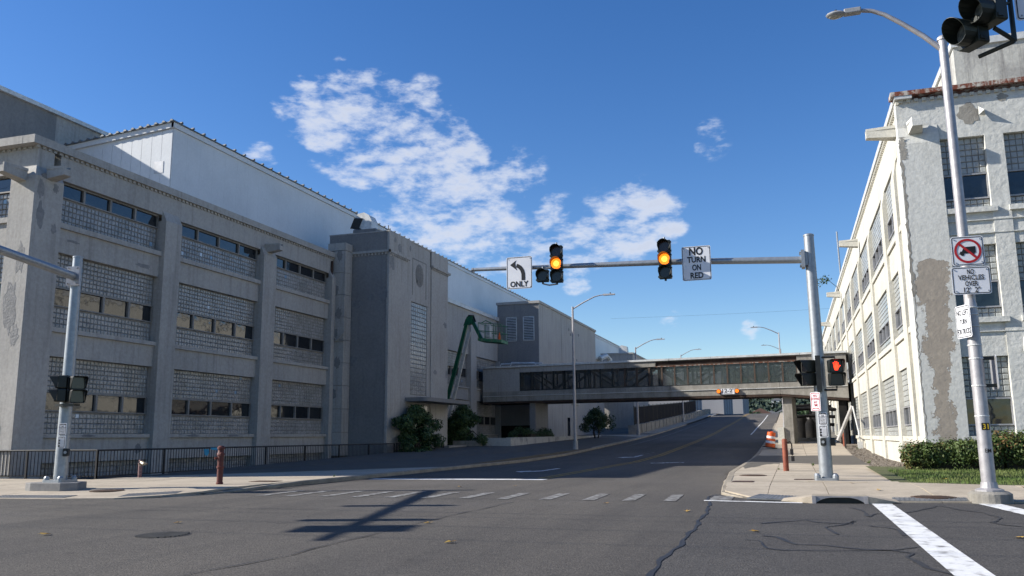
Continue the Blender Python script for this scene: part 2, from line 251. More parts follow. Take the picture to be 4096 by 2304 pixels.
# ------------------------------------------------------------------ mesh helpers
WL = {}
class MB:
    def __init__(s, T=None): s.v = []; s.f = []; s.T = T
    def add(s, vs, fs):
        k = len(s.v); s.v += [s.T(p) if s.T else tuple(p) for p in vs]; s.f += [tuple(i+k for i in f) for f in fs]; return s
    def hexa(s, p): return s.add(p, [(0,3,2,1),(4,5,6,7),(0,1,5,4),(1,2,6,5),(2,3,7,6),(3,0,4,7)])
    def box(s, x0, x1, y0, y1, z0, z1):
        return s.hexa([(x0,y0,z0),(x1,y0,z0),(x1,y1,z0),(x0,y1,z0),(x0,y0,z1),(x1,y0,z1),(x1,y1,z1),(x0,y1,z1)])
    def prism(s, poly, z0, z1, ax='z'):
        n = len(poly)
        def P(a, b, c): return (a, b, c) if ax == 'z' else ((a, c, b) if ax == 'y' else (c, a, b))
        return s.add([P(a, b, z0) for a, b in poly]+[P(a, b, z1) for a, b in poly],
                     [tuple(range(n))[::-1], tuple(range(n, 2*n))]+[(i, (i+1) % n, n+(i+1) % n, n+i) for i in range(n)])
    def flat(s, poly, z):
        return s.add([(a, b, z(b) if callable(z) else z) for a, b in poly], [tuple(range(len(poly)))])
    def tube(s, pts, r, n=10, caps=True):
        pts = [Vector(p) for p in pts]; rs = r if isinstance(r, (list, tuple)) else [r]*len(pts)
        vs = []; fs = []
        d0 = (pts[1]-pts[0]).normalized(); a = d0.orthogonal().normalized()
        for i, p in enumerate(pts):
            d = ((pts[min(i+1, len(pts)-1)]-pts[max(i-1, 0)])).normalized()
            a = (a-d*a.dot(d)).normalized(); b = d.cross(a)
            vs += [tuple(p+(a*math.cos(2*math.pi*k/n)+b*math.sin(2*math.pi*k/n))*rs[i]) for k in range(n)]
        for i in range(len(pts)-1):
            fs += [(i*n+k, i*n+(k+1) % n, (i+1)*n+(k+1) % n, (i+1)*n+k) for k in range(n)]
        if caps: fs += [tuple(range(n))[::-1], tuple(range((len(pts)-1)*n, len(pts)*n))]
        return s.add(vs, fs)
    def cyl(s, p0, p1, r0, r1=None, n=14): return s.tube([p0, p1], [r0, r0 if r1 is None else r1], n)
    def lathe(s, c, prof, n=16):
        vs = [(c[0]+r*math.cos(2*math.pi*k/n), c[1]+r*math.sin(2*math.pi*k/n), c[2]+z) for r, z in prof for k in range(n)]
        m = len(prof); fs = [(i*n+k, i*n+(k+1) % n, (i+1)*n+(k+1) % n, (i+1)*n+k) for i in range(m-1) for k in range(n)]
        return s.add(vs, fs+[tuple(range(n))[::-1], tuple(range((m-1)*n, m*n))])
    def ball(s, c, rx, ry, rz, nu=10, nv=7):
        vs = [(c[0], c[1], c[2]-rz)]; fs = []
        for j in range(1, nv):
            t = math.pi*j/nv-math.pi/2
            vs += [(c[0]+rx*math.cos(t)*math.cos(2*math.pi*k/nu), c[1]+ry*math.cos(t)*math.sin(2*math.pi*k/nu), c[2]+rz*math.sin(t)) for k in range(nu)]
        vs.append((c[0], c[1], c[2]+rz)); e = len(vs)-1
        fs += [(0, 1+(k+1) % nu, 1+k) for k in range(nu)]
        for j in range(nv-2): fs += [(1+j*nu+k, 1+j*nu+(k+1) % nu, 1+(j+1)*nu+(k+1) % nu, 1+(j+1)*nu+k) for k in range(nu)]
        fs += [(e, 1+(nv-2)*nu+k, 1+(nv-2)*nu+(k+1) % nu) for k in range(nu)]
        return s.add(vs, fs)
    def build(s, name, mat, parent=None, loc=None, smooth=False, bevel=0, kind=None):
        o0 = WL[parent.name] if parent else Vector(loc or (0, 0, 0))
        me = bpy.data.meshes.new(name); me.from_pydata([(p[0]-o0[0], p[1]-o0[1], p[2]-o0[2]) for p in s.v], [], s.f)
        me.materials.append(M[mat] if isinstance(mat, str) else mat); me.validate()
        import bmesh
        bm = bmesh.new(); bm.from_mesh(me); bmesh.ops.recalc_face_normals(bm, faces=bm.faces); bm.to_mesh(me); bm.free()
        if smooth:
            me.polygons.foreach_set('use_smooth', [True]*len(me.polygons)); me.set_sharp_from_angle(angle=R(38))
        o = bpy.data.objects.new(name, me); col.objects.link(o)
        if parent: o.parent = parent; WL[o.name] = o0
        else: o.location = o0; WL[o.name] = Vector(o0)
        if bevel:
            bv = o.modifiers.new('bevel', 'BEVEL'); bv.width = bevel; bv.segments = 2; bv.limit_method = 'ANGLE'
        if kind: o['kind'] = kind
        return o
def thing(name, label, cat, loc, group=None):
    o = bpy.data.objects.new(name, None); col.objects.link(o); o.location = loc; WL[o.name] = Vector(loc); o.empty_display_size = .3
    return tag(o, label, cat, group)
def tag(o, label, cat, group=None):
    o['label'] = label; o['category'] = cat
    if group: o['group'] = group
    return o
def dup(o, parent, d=(0, 0, 0), mesh=None):
    c = o.copy(); col.objects.link(c); c.parent = parent
    base = Vector(o.location)+Vector(d)
    if o.parent and o.parent.name != parent.name: base += WL[o.parent.name]-WL[parent.name]
    c.location = base
    WL[c.name] = WL[parent.name]
    return c
def FR(o, yaw=0, tilt=0, pitch=0):
    """local frame: u right as seen from the front, v up, w towards the viewer of the face; yaw 0 faces -Y"""
    m = Matrix.Rotation(R(yaw), 3, 'Z') @ Matrix.Rotation(R(pitch), 3, 'X') @ Matrix.Rotation(R(tilt), 3, 'Y')
    u, v, n = m @ Vector((1, 0, 0)), m @ Vector((0, 0, 1)), m @ Vector((0, -1, 0)); o = Vector(o)
    return lambda p: tuple(o+u*p[0]+v*p[1]+n*p[2])
def rrect(w, h, r, n=4):
    out = []
    for sx, sy, a0 in ((1, 1, 0), (-1, 1, 90), (-1, -1, 180), (1, -1, 270)):
        out += [(sx*(w/2-r)+r*math.cos(R(a0+90*k/n)), sy*(h/2-r)+r*math.sin(R(a0+90*k/n))) for k in range(n+1)]
    return out
def plate(T, poly, w0, w1):
    mb = MB(T); mb.prism(poly, w0, w1); return mb
def text(s, size, T, cxy, w0, parent, mat='signk', width=None, bold=.012, depth=.003, name='lettering'):
    c = bpy.data.curves.new('t', 'FONT'); c.body = s; c.size = size; c.align_x = 'CENTER'; c.align_y = 'CENTER'; c.offset = bold*size; c.resolution_u = 3
    o = bpy.data.objects.new('t', c); col.objects.link(o); bpy.context.view_layer.update()
    me = bpy.data.meshes.new_from_object(o); bpy.data.objects.remove(o); bpy.data.curves.remove(c)
    xs = [v.co.x for v in me.vertices]; ys = [v.co.y for v in me.vertices]
    if not xs: return None
    k = width/(max(xs)-min(xs)) if width else 1; mxx = (max(xs)+min(xs))/2; myy = (max(ys)+min(ys))/2
    mb = MB(T); mb.add([(cxy[0]+(v.co.x-mxx)*k, cxy[1]+v.co.y-myy, w0+depth) for v in me.vertices], [tuple(p.vertices) for p in me.polygons])
    bpy.data.meshes.remove(me)
    return mb.build(name, mat, parent)
def lerp_tab(tab, x):
    if x <= tab[0][0]: return tab[0][1]
    for (a, b), (c, d) in zip(tab, tab[1:]):
        if x <= c: return b+(d-b)*(x-a)/(c-a)
    return tab[-1][1]
PROF = [(-100, 0), (42, 0), (50, .12), (60, .42), (70, .75), (80, 1.1), (90, 1.52), (100, 2.0), (115, 2.68), (130, 3.38), (145, 4.2), (155, 4.7), (165, 5.1), (178, 5.3), (200, 5.2), (240, 4.2), (320, 1.5), (600, 0)]
def zr(y): return lerp_tab(PROF, y)
YS = [-60, 16, 20, 30, 42, 46, 50, 55, 60, 65, 70, 75, 80, 85, 90, 95, 100, 108, 115, 122, 130, 138, 145, 150, 155, 160, 165, 172, 178, 188, 200, 220, 240, 280, 320]
# ================================================================== ground, road, walks
def strip(mb, x0, x1, ys, dz=0., zf=zr):
    k = len(mb.v); n = len(ys)
    mb.add([p for y in ys for p in ((x0, y, zf(y)+dz), (x1, y, zf(y)+dz))], [(2*i, 2*i+1, 2*i+3, 2*i+2) for i in range(n-1)])
    return mb
def clipys(a, b): return [a]+[y for y in YS if a < y < b]+[b]
# one sheet to the horizon (falls away behind the rise)
gm = MB(); gx = [-3000, -600, -200, -60, -24.2, -19.95, -12, -2, 4, 30, 120, 600, 3000]; gy = [-400, -60, 0, 15, 21.2]+[y for y in YS if y > 25]+[600, 1000, 3000]
gz = lambda x, y: (lerp_tab(PROF, y) if -70 < x < 60 else min(lerp_tab(PROF, y), .2))-.35-(.6 if (-24.3 < x < -19.9 and 21 < y < 42) else 0)
gv = [(x, y, gz(x, y)) for y in gy for x in gx]; nx = len(gx)
gm.add(gv, [(j*nx+i, j*nx+i+1, (j+1)*nx+i+1, (j+1)*nx+i) for j in range(len(gy)-1) for i in range(nx-1)])
gm.build('ground', 'dirt', kind='structure')
rd = MB(); rd.add([(-120, -60, 0), (120, -60, 0), (120, 26, 0), (-120, 26, 0)], [(0, 1, 2, 3)])
strip(rd, -12.85, -1.95, clipys(26, 320))
road = rd.build('road', 'asph', kind='structure')
RT = WL[road.name]
an = MB(); an.flat([(-1.36, -20), (60, -20), (60, 19.5), (4.5, 18.6), (-1.6, 19.2), (-1.72, 18.6), (-1.45, 15.5), (-1.37, 12.8), (-1.32, 11.1), (-1.33, 8.9)], .004)
an.build('newer_asphalt_lane', 'asphn', road)
sm_ = MB()
def wob_strip(mb, pts, w, z, jit=.02):
    pts = [Vector((*p, 0)) for p in pts]; out = []
    dense = []
    for a, b in zip(pts, pts[1:]):
        k = max(2, int((b-a).length/.07))
        dense += [a.lerp(b, i/k) for i in range(k)]
    dense.append(pts[-1])
    for i, p in enumerate(dense):
        d = (dense[min(i+1, len(dense)-1)]-dense[max(i-1, 0)]).normalized(); nrm = Vector((-d.y, d.x, 0))
        q = p+nrm*(jit*math.sin(i*.21+1)+.6*jit*math.sin(i*.53)+random.uniform(-.004, .004)); ww = w*(1+.35*math.sin(i*.37+len(dense))+.12*math.sin(i*1.9))/2
        out += [tuple(q+nrm*ww+Vector((0, 0, z))), tuple(q-nrm*ww+Vector((0, 0, z)))]
    mb.add(out, [(2*i, 2*i+1, 2*i+3, 2*i+2) for i in range(len(dense)-1)])
for pts, wd in (([(-1.62, 18.9), (-1.72, 18.4), (-1.45, 15.5), (-1.37, 12.85), (-1.32, 11.1), (-1.33, 8.9), (-1.31, 7), (-1.31, 2)], .05),
    ([(.84, 16.1), (1.03, 15.45), (1.04, 14.36), (1.19, 14.97), (1.63, 15.19), (2.33, 16.68)], .05),
    ([(-.49, 12.97), (.1, 13.67), (.26, 13.34), (.71, 13.24), (.79, 13.66), (.51, 12.91), (.38, 12.7), (.4, 12.27), (.48, 11.81)], .045),
    ([(.91, 12.91), (1.1, 12.78), (1.23, 12.55), (1.26, 12.23), (1.25, 11.84)], .06),
    ([(-.63, 10.96), (-.49, 10.93), (-.33, 10.2), (-.17, 10.08), (.46, 10.24), (.94, 10.33), (1.25, 10.7), (1.55, 10.96)], .03),
    ([(-.44, 11.44), (-.29, 11.33), (-.03, 10.64), (.26, 10.65), (.67, 10.38), (.94, 10.33), (1.11, 10.15), (1.02, 9.82), (1.12, 9.18), (1.31, 8.74), (1.4, 8.2)], .055),
    ([(2.33, 16.68), (2.6, 15.77), (2.81, 15.44), (2.83, 14.52), (2.59, 13.85), (2.71, 13.5), (2.86, 13.26), (3.4, 12.8)], .05),
    ([(-5.48, 7.04), (-5.31, 8.2), (-5.39, 12.3), (-5.25, 16.2)], .022), ([(-5.9, 3), (-5.48, 7.04)], .02),
    ([(-17, 12.5), (-12, 12.7), (-8.3, 14.2)], .015)):
    m_ = MB(); wob_strip(m_, pts, wd, .010); m_.build('crack_seal', 'tar', road)
# painted markings (sheets above the asphalt)
def mark(poly, mat, name, dz=.008):
    m_ = MB(); m_.flat(poly, lambda y: zr(y)+dz); return m_.build(name, mat, road)
mark([(-12.55, 24.25), (-7.0, 24.55), (-7.0, 25.1), (-12.55, 24.8)], 'paintw', 'stop_line')
for i, x in enumerate([-11.6, -10.85, -10.0, -9.2, -8.4, -7.55, -6.7, -5.85, -4.95, -4.05, -3.25, -2.45]):
    mark([(x, 16.95), (x+.24, 17.0), (x+.17, 18.9), (x-.07, 18.85)], 'painto', 'crosswalk_bar')
mark([(1.28, 17.0), (1.28, 7.0), (1.62, 7.0), (1.62, 17.0)], 'paintw', 'crosswalk_line', .012)
mark([(3.05, 17.3), (3.3, 15), (3.5, 9), (3.5, 6), (3.85, 6), (3.85, 9), (3.65, 15), (3.4, 17.45)], 'paintw', 'crosswalk_line', .012)
mark([(-1.7, 17.35), (-1.7, 17.15), (.1, 16.85), (.1, 17.05)], 'paintw', 'edge_line', .012)
mark([(-1.62, 18.6), (-1.62, 17.4), (-1.2, 17.4), (-1.2, 18.5)], 'painto', 'edge_line', .013)
for xo in (-7.5, -7.24):
    m_ = MB(); strip(m_, xo, xo+.11, clipys(25.4, 200), .008); m_.build('yellow_centre_line', 'painty', road)
m_ = MB(); strip(m_, -3.75, -3.63, clipys(84, 150), .008); m_.build('edge_line', 'paintw', road)
m_ = MB(); strip(m_, -11.6, -11.5, clipys(62, 150), .008); m_.build('edge_line', 'painto', road)
for k in range(9): mark([(-9.6+.16*k, 44.5+1.1*k), (-9.5+.16*k, 44.5+1.1*k), (-9.42+.16*k, 45.1+1.1*k), (-9.52+.16*k, 45.1+1.1*k)], 'painto', 'lane_dash')
def arrow(x, y, s=1., flip=1):
    P = [(-.08, -1.5), (.08, -1.5), (.08, .35), (.42, .62), (.42, .38), (.86, .92), (.42, 1.42), (.42, 1.15), (.1, .98), (-.08, .62)]
    return [(x-flip*a*s, y-b*s*1.25) for a, b in P]
mark(arrow(-8.9, 31.6, 1.0, 1), 'paintw', 'lane_arrow'); mark(arrow(-8.4, 48.6, 1.0, 1), 'paintw', 'lane_arrow')
bk = MB()
for (cx_, cy_) in ((-6.0, 40.3), (-5.2, 41.0)):
    a = [(math.cos(2*math.pi*k/18), math.sin(2*math.pi*k/18)) for k in range(18)]
    bk.add([(cx_+.34*c, cy_+.5*s_, .008) for c, s_ in a]+[(cx_+.24*c, cy_+.38*s_, .008) for c, s_ in a], [(k, (k+1) % 18, 18+(k+1) % 18, 18+k) for k in range(18)])
for a, b in (((-6, 40.3), (-5.7, 41.2)), ((-5.7, 41.2), (-5.2, 41)), ((-6, 40.3), (-5.55, 40.5)), ((-5.55, 40.5), (-5.7, 41.2)), ((-5.55, 40.5), (-5.25, 41.5)), ((-5.25, 41.5), (-5.2, 41))):
    d = (Vector(b)-Vector(a)).normalized()*.06; bk.flat([(a[0]-d.y, a[1]+d.x), (a[0]+d.y, a[1]-d.x), (b[0]+d.y, b[1]-d.x), (b[0]-d.y, b[1]+d.x)], .0083)
bk.build('bicycle_symbol', 'paintw', road)

# ---- sidewalks: base sheet in joint colour and one slab per bay on it
def walk(name, outline, slabs, zf):
    b = MB(); n = len(outline)
    b.add([(x, y, zf(x, y)-.03) for x, y in outline]+[(x, y, zf(x, y)-.5) for x, y in outline], [tuple(range(n))]+[(i, (i+1) % n, n+(i+1) % n, n+i) for i in range(n)])
    o = b.build(name, 'concj', kind='structure')
    for q in slabs:
        m_ = MB(); g = .008; c = (sum(p[0] for p in q)/len(q), sum(p[1] for p in q)/len(q)); k = len(q)
        ins = []
        for x, y in q:
            d = Vector((c[0]-x, c[1]-y)); d = d/max(d.length, .01)*g*1.6; ins.append((x+d.x, y+d.y))
        dz = random.uniform(-.004, .004)
        m_.add([(x, y, zf(x, y)+dz) for x, y in ins]+[(x, y, zf(x, y)-.045) for x, y in ins], [tuple(range(k))]+[(i, (i+1) % k, k+(i+1) % k, k+i) for i in range(k)])
        m_.build('slab', 'conc', o)
    return o
def zwL(x, y):
    z = zr(y)+.12
    if y < 19.5 and x > -30: z = min(z, .015+.035*max(0, (y-15.2+max(0, -x-17)*.12)))  # ramped corner
    return z
def zwR(x, y):
    z = zr(y)+.12
    if y < 20: z = min(z, .02+.04*max(0., y-17.2))
    return z
slL = []
ys = [21.0+2.1*i for i in range(31)]
for a, b in zip(ys, ys[1:]):
    for x0, x1 in ((-13.02, -15.2), (-15.2, -17.5), (-17.5, -19.95)):
        slL.append([(x0, a), (x0, b), (x1, b), (x1, a)])
slL += [[(-13.02, 21), (-15.2, 21), (-15.2, 18), (-13.05, 18)], [(-15.2, 21), (-17.5, 21), (-17.5, 18), (-15.2, 18)], [(-17.5, 21), (-19.95, 21), (-19.95, 18), (-17.5, 18)],
        [(-13.05, 18), (-15.2, 18), (-15.2, 15.2), (-14.1, 15.42), (-13.4, 16.1), (-13.05, 17)], [(-15.2, 18), (-17.5, 18), (-17.5, 14.95), (-15.2, 15.2)],
        [(-17.5, 18), (-19.95, 18), (-19.95, 14.6), (-17.5, 14.95)]]
for i in range(6):
    xa, xb = -19.95-2.4*i, -19.95-2.4*(i+1); slL += [[(xa, 18), (xb, 18), (xb, 14.6-.1*i), (xa, 14.6-.1*i)], [(xa, 21), (xb, 21), (xb, 18), (xa, 18)]]
walk('sidewalk_left', [(-13, 86), (-20, 86), (-20, 21.05), (-60, 21.05), (-60, 12), (-34, 13.9), (-19.95, 14.55), (-17.5, 14.9), (-15.2, 15.15), (-14.1, 15.38), (-13.4, 16.05), (-13.0, 17), (-13, 30), (-13, 42), (-13, 50), (-13, 60), (-13, 70), (-13, 80)], slL, zwL)
m_ = MB(); strip(m_, -14.55, -13, clipys(86.05, 240), .12); m_.build('sidewalk_upper_left', 'conc', kind='structure')
slR = []
rx = lambda y: 2.45+.02*(y-28)
ys = [22.2+1.62*i for i in range(25)]
for a, b in zip(ys, ys[1:]):
    e = lambda y: -1.78 if y > 28 else -1.78+.12*(28-y)/10
    slR += [[(e(a), a), (-.55, a), (-.55, b), (e(b), b)], [(-.55, a), (.62, a), (.62, b), (-.55, b)], [(.62, a), (rx(a), a), (rx(b), b), (.62, b)]]
slR += [[(-1.6, 22.2), (-.55, 22.2), (-.55, 20.2), (-1.5, 20.2)], [(-.55, 22.2), (.62, 22.2), (.62, 20.2), (-.55, 20.2)], [(.62, 22.2), (2.5, 22.2), (2.5, 20.2), (.62, 20.2)],
        [(-1.48, 20.2), (-.55, 20.2), (-.55, 17.75), (-.9, 18.0), (-1.45, 19.1)], [(-.55, 20.2), (.62, 20.2), (.62, 17.3), (.2, 17.3), (-.55, 17.72)], [(.62, 20.2), (2.5, 20.2), (2.5, 17.45), (.62, 17.28)]]
xs = [2.5+2.0*i for i in range(12)]
for a, b in zip(xs, xs[1:]):
    f0 = lambda x: 17.45+.1*(x-2.5); f1 = lambda x: 22.2-.45*(x-2.5) if x < 4.5 else 21.3+.06*(x-4.5)
    mid = lambda x: (f0(x)+f1(x))/2
    slR += [[(a, f0(a)), (b, f0(b)), (b, mid(b)), (a, mid(a))], [(a, mid(a)), (b, mid(b)), (b, f1(b)), (a, f1(a))]]
walk('sidewalk_right', [(-1.8, 61), (3.1, 61), (2.9, 50), (2.75, 42), (2.5, 30), (2.5, 22.2), (4.5, 21.35), (24.5, 22.5), (24.5, 19.6), (2.5, 17.4), (.62, 17.24), (.2, 17.26), (-.55, 17.68), (-.95, 17.98), (-1.5, 19.1), (-1.66, 22), (-1.8, 28), (-1.8, 42), (-1.8, 50)], slR, zwR)
m_ = MB(); strip(m_, -1.8, 3.1, clipys(61.05, 66), .12); strip(m_, -1.8, -.55, clipys(66, 240), .12); m_.build('sidewalk_upper_right', 'conc', kind='structure')
# ---- kerbs, one stone after another
def kerb(name, pts, w, hf, side):
    root = None; base = MB(); base.tube([(p[0], p[1], zr(p[1])-.2) for p in pts], .06, 4)
    root = base.build(name, 'concj', kind='structure')
    for a, b in zip(pts, pts[1:]):
        A, B = Vector((*a, 0)), Vector((*b, 0)); d = (B-A).normalized(); n_ = Vector((-d.y, d.x, 0))*side
        q = [A+d*.006, B-d*.006]; m_ = MB(); vs = []
        ch = .025
        for p in q:
            zb = zr(p.y)-.2; zt = zr(p.y)+hf(p)
            vs.append([p+Vector((0, 0, zb)), p+Vector((0, 0, zt-ch)), p+n_*ch+Vector((0, 0, zt)), p+n_*w+Vector((0, 0, zt)), p+n_*w+Vector((0, 0, zb))])
        m_.add([tuple(p) for r_ in vs for p in r_], [(0, 1, 6, 5), (1, 2, 7, 6), (2, 3, 8, 7), (3, 4, 9, 8), (4, 3, 2, 1, 0), (5, 6, 7, 8, 9)])
        m_.build('kerb_stone', 'kerb', root)
    return root
kl = [(-13.4, 16.05), (-13.05, 16.7), (-12.9, 17.6), (-12.85, 18.6)]+[(-12.85, 18.6+2.4*i) for i in range(1, 40)]
kerb('kerb_left', kl, .17, lambda p: .125 if p.y > 20.5 else .03+.095*max(0, (p.y-17)/3.5), 1)
kr = [(-.92, 17.98), (-1.3, 18.5), (-1.52, 19.1), (-1.6, 20.4), (-1.68, 22.2), (-1.82, 25.4), (-1.95, 28)]+[(-1.96, 28+2.4*i) for i in range(1, 36)]
kerb('kerb_right', kr, .17, lambda p: .125 if p.y > 21 else .03+.095*max(0, (p.y-18)/3), -1)

# ---- lawn and gravel by the pale building
lw = MB(); lw.flat([(2.2, 30.6), (2.2, 21.9), (4.5, 21.0), (24.4, 22.1), (24.4, 30.2), (3.0, 30.2)], lambda y: .108+.012*max(0, y-22)); lw.build('lawn', 'soil', kind='structure')
gr = MB(); random.seed(3)
for k in range(26000):
    x = random.uniform(2.56, 12); y = random.uniform(21.45, 27.6)
    if y < 22.25-.43*(x-2.5) or (x < 4.5 and y < 22.25-.45*(x-2.56)): continue
    z = .123+.012*max(0, y-22); a = random.uniform(0, 6.28); h = random.uniform(.03, .085)*(1 if random.random() > .1 else 1.5); wd = .007
    dx, dy = math.cos(a)*wd, math.sin(a)*wd; bx, by = random.uniform(-.03, .03), random.uniform(-.03, .03)
    gr.add([(x-dx, y-dy, z), (x+dx, y+dy, z), (x+bx, y+by, z+h)], [(0, 1, 2)])
g_ = gr.build('grass', 'grass', kind='stuff'); tag(g_, 'mown green lawn grass in front of the clipped hedge', 'grass')
gv = MB(); strip(gv, 2.2, 4.3, clipys(30.3, 62), .10)
for k in range(3200):
    y = random.uniform(30.5, 60); x = random.uniform(rx(y)+.05, 4.0); s_ = random.uniform(.015, .05); z = zr(y)+.10
    p = [(x+random.uniform(-s_, s_), y+random.uniform(-s_, s_)*1.4, z+random.uniform(0, s_)) for _ in range(4)]
    gv.add(p, [(0, 1, 2), (0, 2, 3), (0, 3, 1), (1, 3, 2)])
o = gv.build('gravel_bed', 'gravel', kind='stuff'); tag(o, 'strip of loose gravel along the foot of the cream wall', 'gravel')
# earth strip and bank on the left, behind the walk
m_ = MB(); m_.flat([(-20.02, 42), (-24, 42), (-24, 51.9), (-20.02, 51.9)], lambda y: zr(y)+.13); m_.flat([(-15.6, 52.2), (-17.0, 52.2), (-17.0, 80), (-15.6, 80)], lambda y: zr(y)+.16)
m_.build('planting_bed', 'soil', kind='structure')
# lids, plates and mats set in the walks
def disc(name, x, y, rx_, ry_, z, mat, label, cat, group=None):
    m_ = MB(); a = [(x+rx_*math.cos(2*math.pi*k/28), y+ry_*math.sin(2*math.pi*k/28)) for k in range(28)]; m_.prism(a, z, z+.012)
    for k in range(-5, 6):
        yy = y+ry_*k/6; hw = rx_*math.sqrt(max(0, 1-(k/6)**2))*.86
        m_.box(x-hw, x+hw, yy-.018, yy+.018, z+.012, z+.02)
    o = m_.build(name, mat, loc=(x, y, z)); tag(o, label, cat, group); return o
disc('manhole_cover', -8.1, 9.8, .36, .36, -.008, 'mholed', 'round cast iron manhole cover with slotted top sunk in the asphalt', 'manhole cover')
disc('manhole_cover', -15.65, 16.9, .42, .36, zwL(-15.65, 16.9)-.004, 'mhole', 'rusty round manhole cover beside the mast pole island', 'manhole cover')
disc('manhole_cover', -1.12, 25.5, .38, .36, zwR(-1.1, 25.5)-.004, 'mhole', 'rusty round manhole cover in the walk by the kerb bend', 'manhole cover')
disc('manhole_cover', 2.46, 18.15, .40, .36, zwR(2.4, 18.15)-.004, 'mhole', 'rusty round manhole cover beside the tactile mat and lamp post', 'manhole cover')
def lid(x, y, w_, d, z, label):
    m_ = MB(); m_.box(x-w_/2, x+w_/2, y-d/2, y+d/2, z-.02, z+.008); m_.box(x-w_/2+.04, x+w_/2-.04, y-d/2+.04, y+d/2-.04, z+.008, z+.014)
    tag(m_.build('utility_box_lid', 'mhole', loc=(x, y, z)), label, 'utility lid')
lid(-1.22, 22.1, .52, .6, zwR(-1.2, 22.1), 'small rusty square utility lid next to the curved kerb')
lid(.22, 23.3, .5, .42, zwR(.2, 23.3), 'rusty rectangular utility lid at the foot of the mast pole')
lid(-13.75, 20.6, .75, .5, .12, 'rusty square lid in the walk beside the dull red standpipe')
def mat_(name, q, z, label):
    m_ = MB(); t = thing(name, label, 'tactile mat', (q[0][0], q[0][1], z(*q[0])), 'tactile kerb ramp mats')
    m_.add([(x, y, z(x, y)+.006) for x, y in q]+[(x, y, z(x, y)-.02) for x, y in q], [(0, 1, 2, 3)]+[(i, (i+1) % 4, 4+(i+1) % 4, 4+i) for i in range(4)])
    m_.build('plate', 'tactile', t); d_ = MB(); A, B, C_, D_ = [Vector((*p, 0)) for p in q]
    nu = max(6, int((B-A).length/.085)); nv = max(4, int((D_-A).length/.085))
    for i in range(nu):
        for j in range(nv):
            p = A.lerp(B, (i+.5)/nu).lerp(D_.lerp(C_, (i+.5)/nu), (j+.5)/nv); zz = z(p.x, p.y)+.006; r_ = .022
            d_.add([(p.x-r_, p.y-r_, zz), (p.x+r_, p.y-r_, zz), (p.x+r_, p.y+r_, zz), (p.x-r_, p.y+r_, zz), (p.x, p.y, zz+.009)], [(0, 1, 4), (1, 2, 4), (2, 3, 4), (3, 0, 4)])
    d_.build('domes', 'tactile', t, kind='stuff')
mat_('tactile_mat', [(-.92, 17.6), (.16, 17.35), (.07, 18.0), (-.7, 18.35)], lambda x, y: zwR(x, y)+.004, 'grey tactile mat between the curved kerb and the storm drain opening')
mat_('tactile_mat', [(1.66, 17.42), (2.95, 17.55), (3.0, 18.1), (1.72, 17.98)], lambda x, y: zwR(x, y)+.004, 'grey tactile mat between the storm drain and the lamp post base')
mat_('tactile_mat', [(-17.3, 15.1), (-15.4, 15.35), (-15.5, 15.85), (-17.4, 15.65)], zwL, 'grey tactile mat on the ramp below the mast pole island')
mat_('tactile_mat', [(-14.2, 15.65), (-13.35, 16.5), (-13.6, 17.05), (-14.5, 16.3)], zwL, 'grey tactile mat set across the rounded kerb corner')
# storm drain
t = thing('storm_drain', 'storm drain inlet with dark mouth and rusty steel kerb plate', 'storm drain', (.75, 17.2, 0))
m_ = MB()
m_.add([(.28, 16.95, .135), (1.22, 17.03, .135), (1.22, 17.5, .135), (.28, 17.4, .135), (.28, 16.95, .11), (1.22, 17.03, .11), (1.22, 17.5, .11), (.28, 17.4, .11)], [(0, 1, 2, 3), (4, 7, 6, 5), (0, 4, 5, 1), (1, 5, 6, 2), (2, 6, 7, 3), (3, 7, 4, 0)]); m_.build('lid', 'kerb', t)
mo = MB(); n_ = 14
arch = [(.33+.84*k/n_, .015+.10*(1-abs(2*k/n_-1)**3.2)) for k in range(n_+1)]
fr_ = [(x, 16.94+.085*(x-.28), z) for x, z in arch]
top = [(x, 16.94+.085*(x-.28), .135) for x, z in arch]
mo.add(fr_+top, [(i, i+1, n_+2+i, n_+1+i) for i in range(n_)]); mo.box(.27, .335, 16.93, 16.99, .0, .137); mo.box(1.165, 1.23, 17.0, 17.06, .0, .137); mo.build('steel_mouth', 'galvd', t)
m_ = MB(); m_.add([(.3, 16.97, .006), (1.2, 17.05, .006), (1.2, 17.3, .006), (.3, 17.22, .006), (.3, 17.22, .11), (1.2, 17.3, .11)], [(0, 1, 2, 3), (3, 2, 5, 4)]); m_.add([(.3, 16.99, .004), (1.2, 17.07, .004), (1.2, 17.07, .11), (.3, 16.99, .11)], [(0, 1, 2, 3)]); m_.build('gully_and_shade_sheet', 'black', t)  # gully floor and back, plus a black sheet standing in for shade in the mouth
for sx in (-1, 1):
    m_ = MB(); x0 = .27 if sx < 0 else 1.23
    m_.add([(x0, 16.97, .003), (x0, 17.4, .135), (x0, 16.97, .133), (x0+sx*.55, 17.2, .02), (x0+sx*.5, 17.45, .06)], [(0, 2, 3), (2, 1, 4, 3), (0, 3, 4, 1)]); m_.build('apron', 'conc', t)
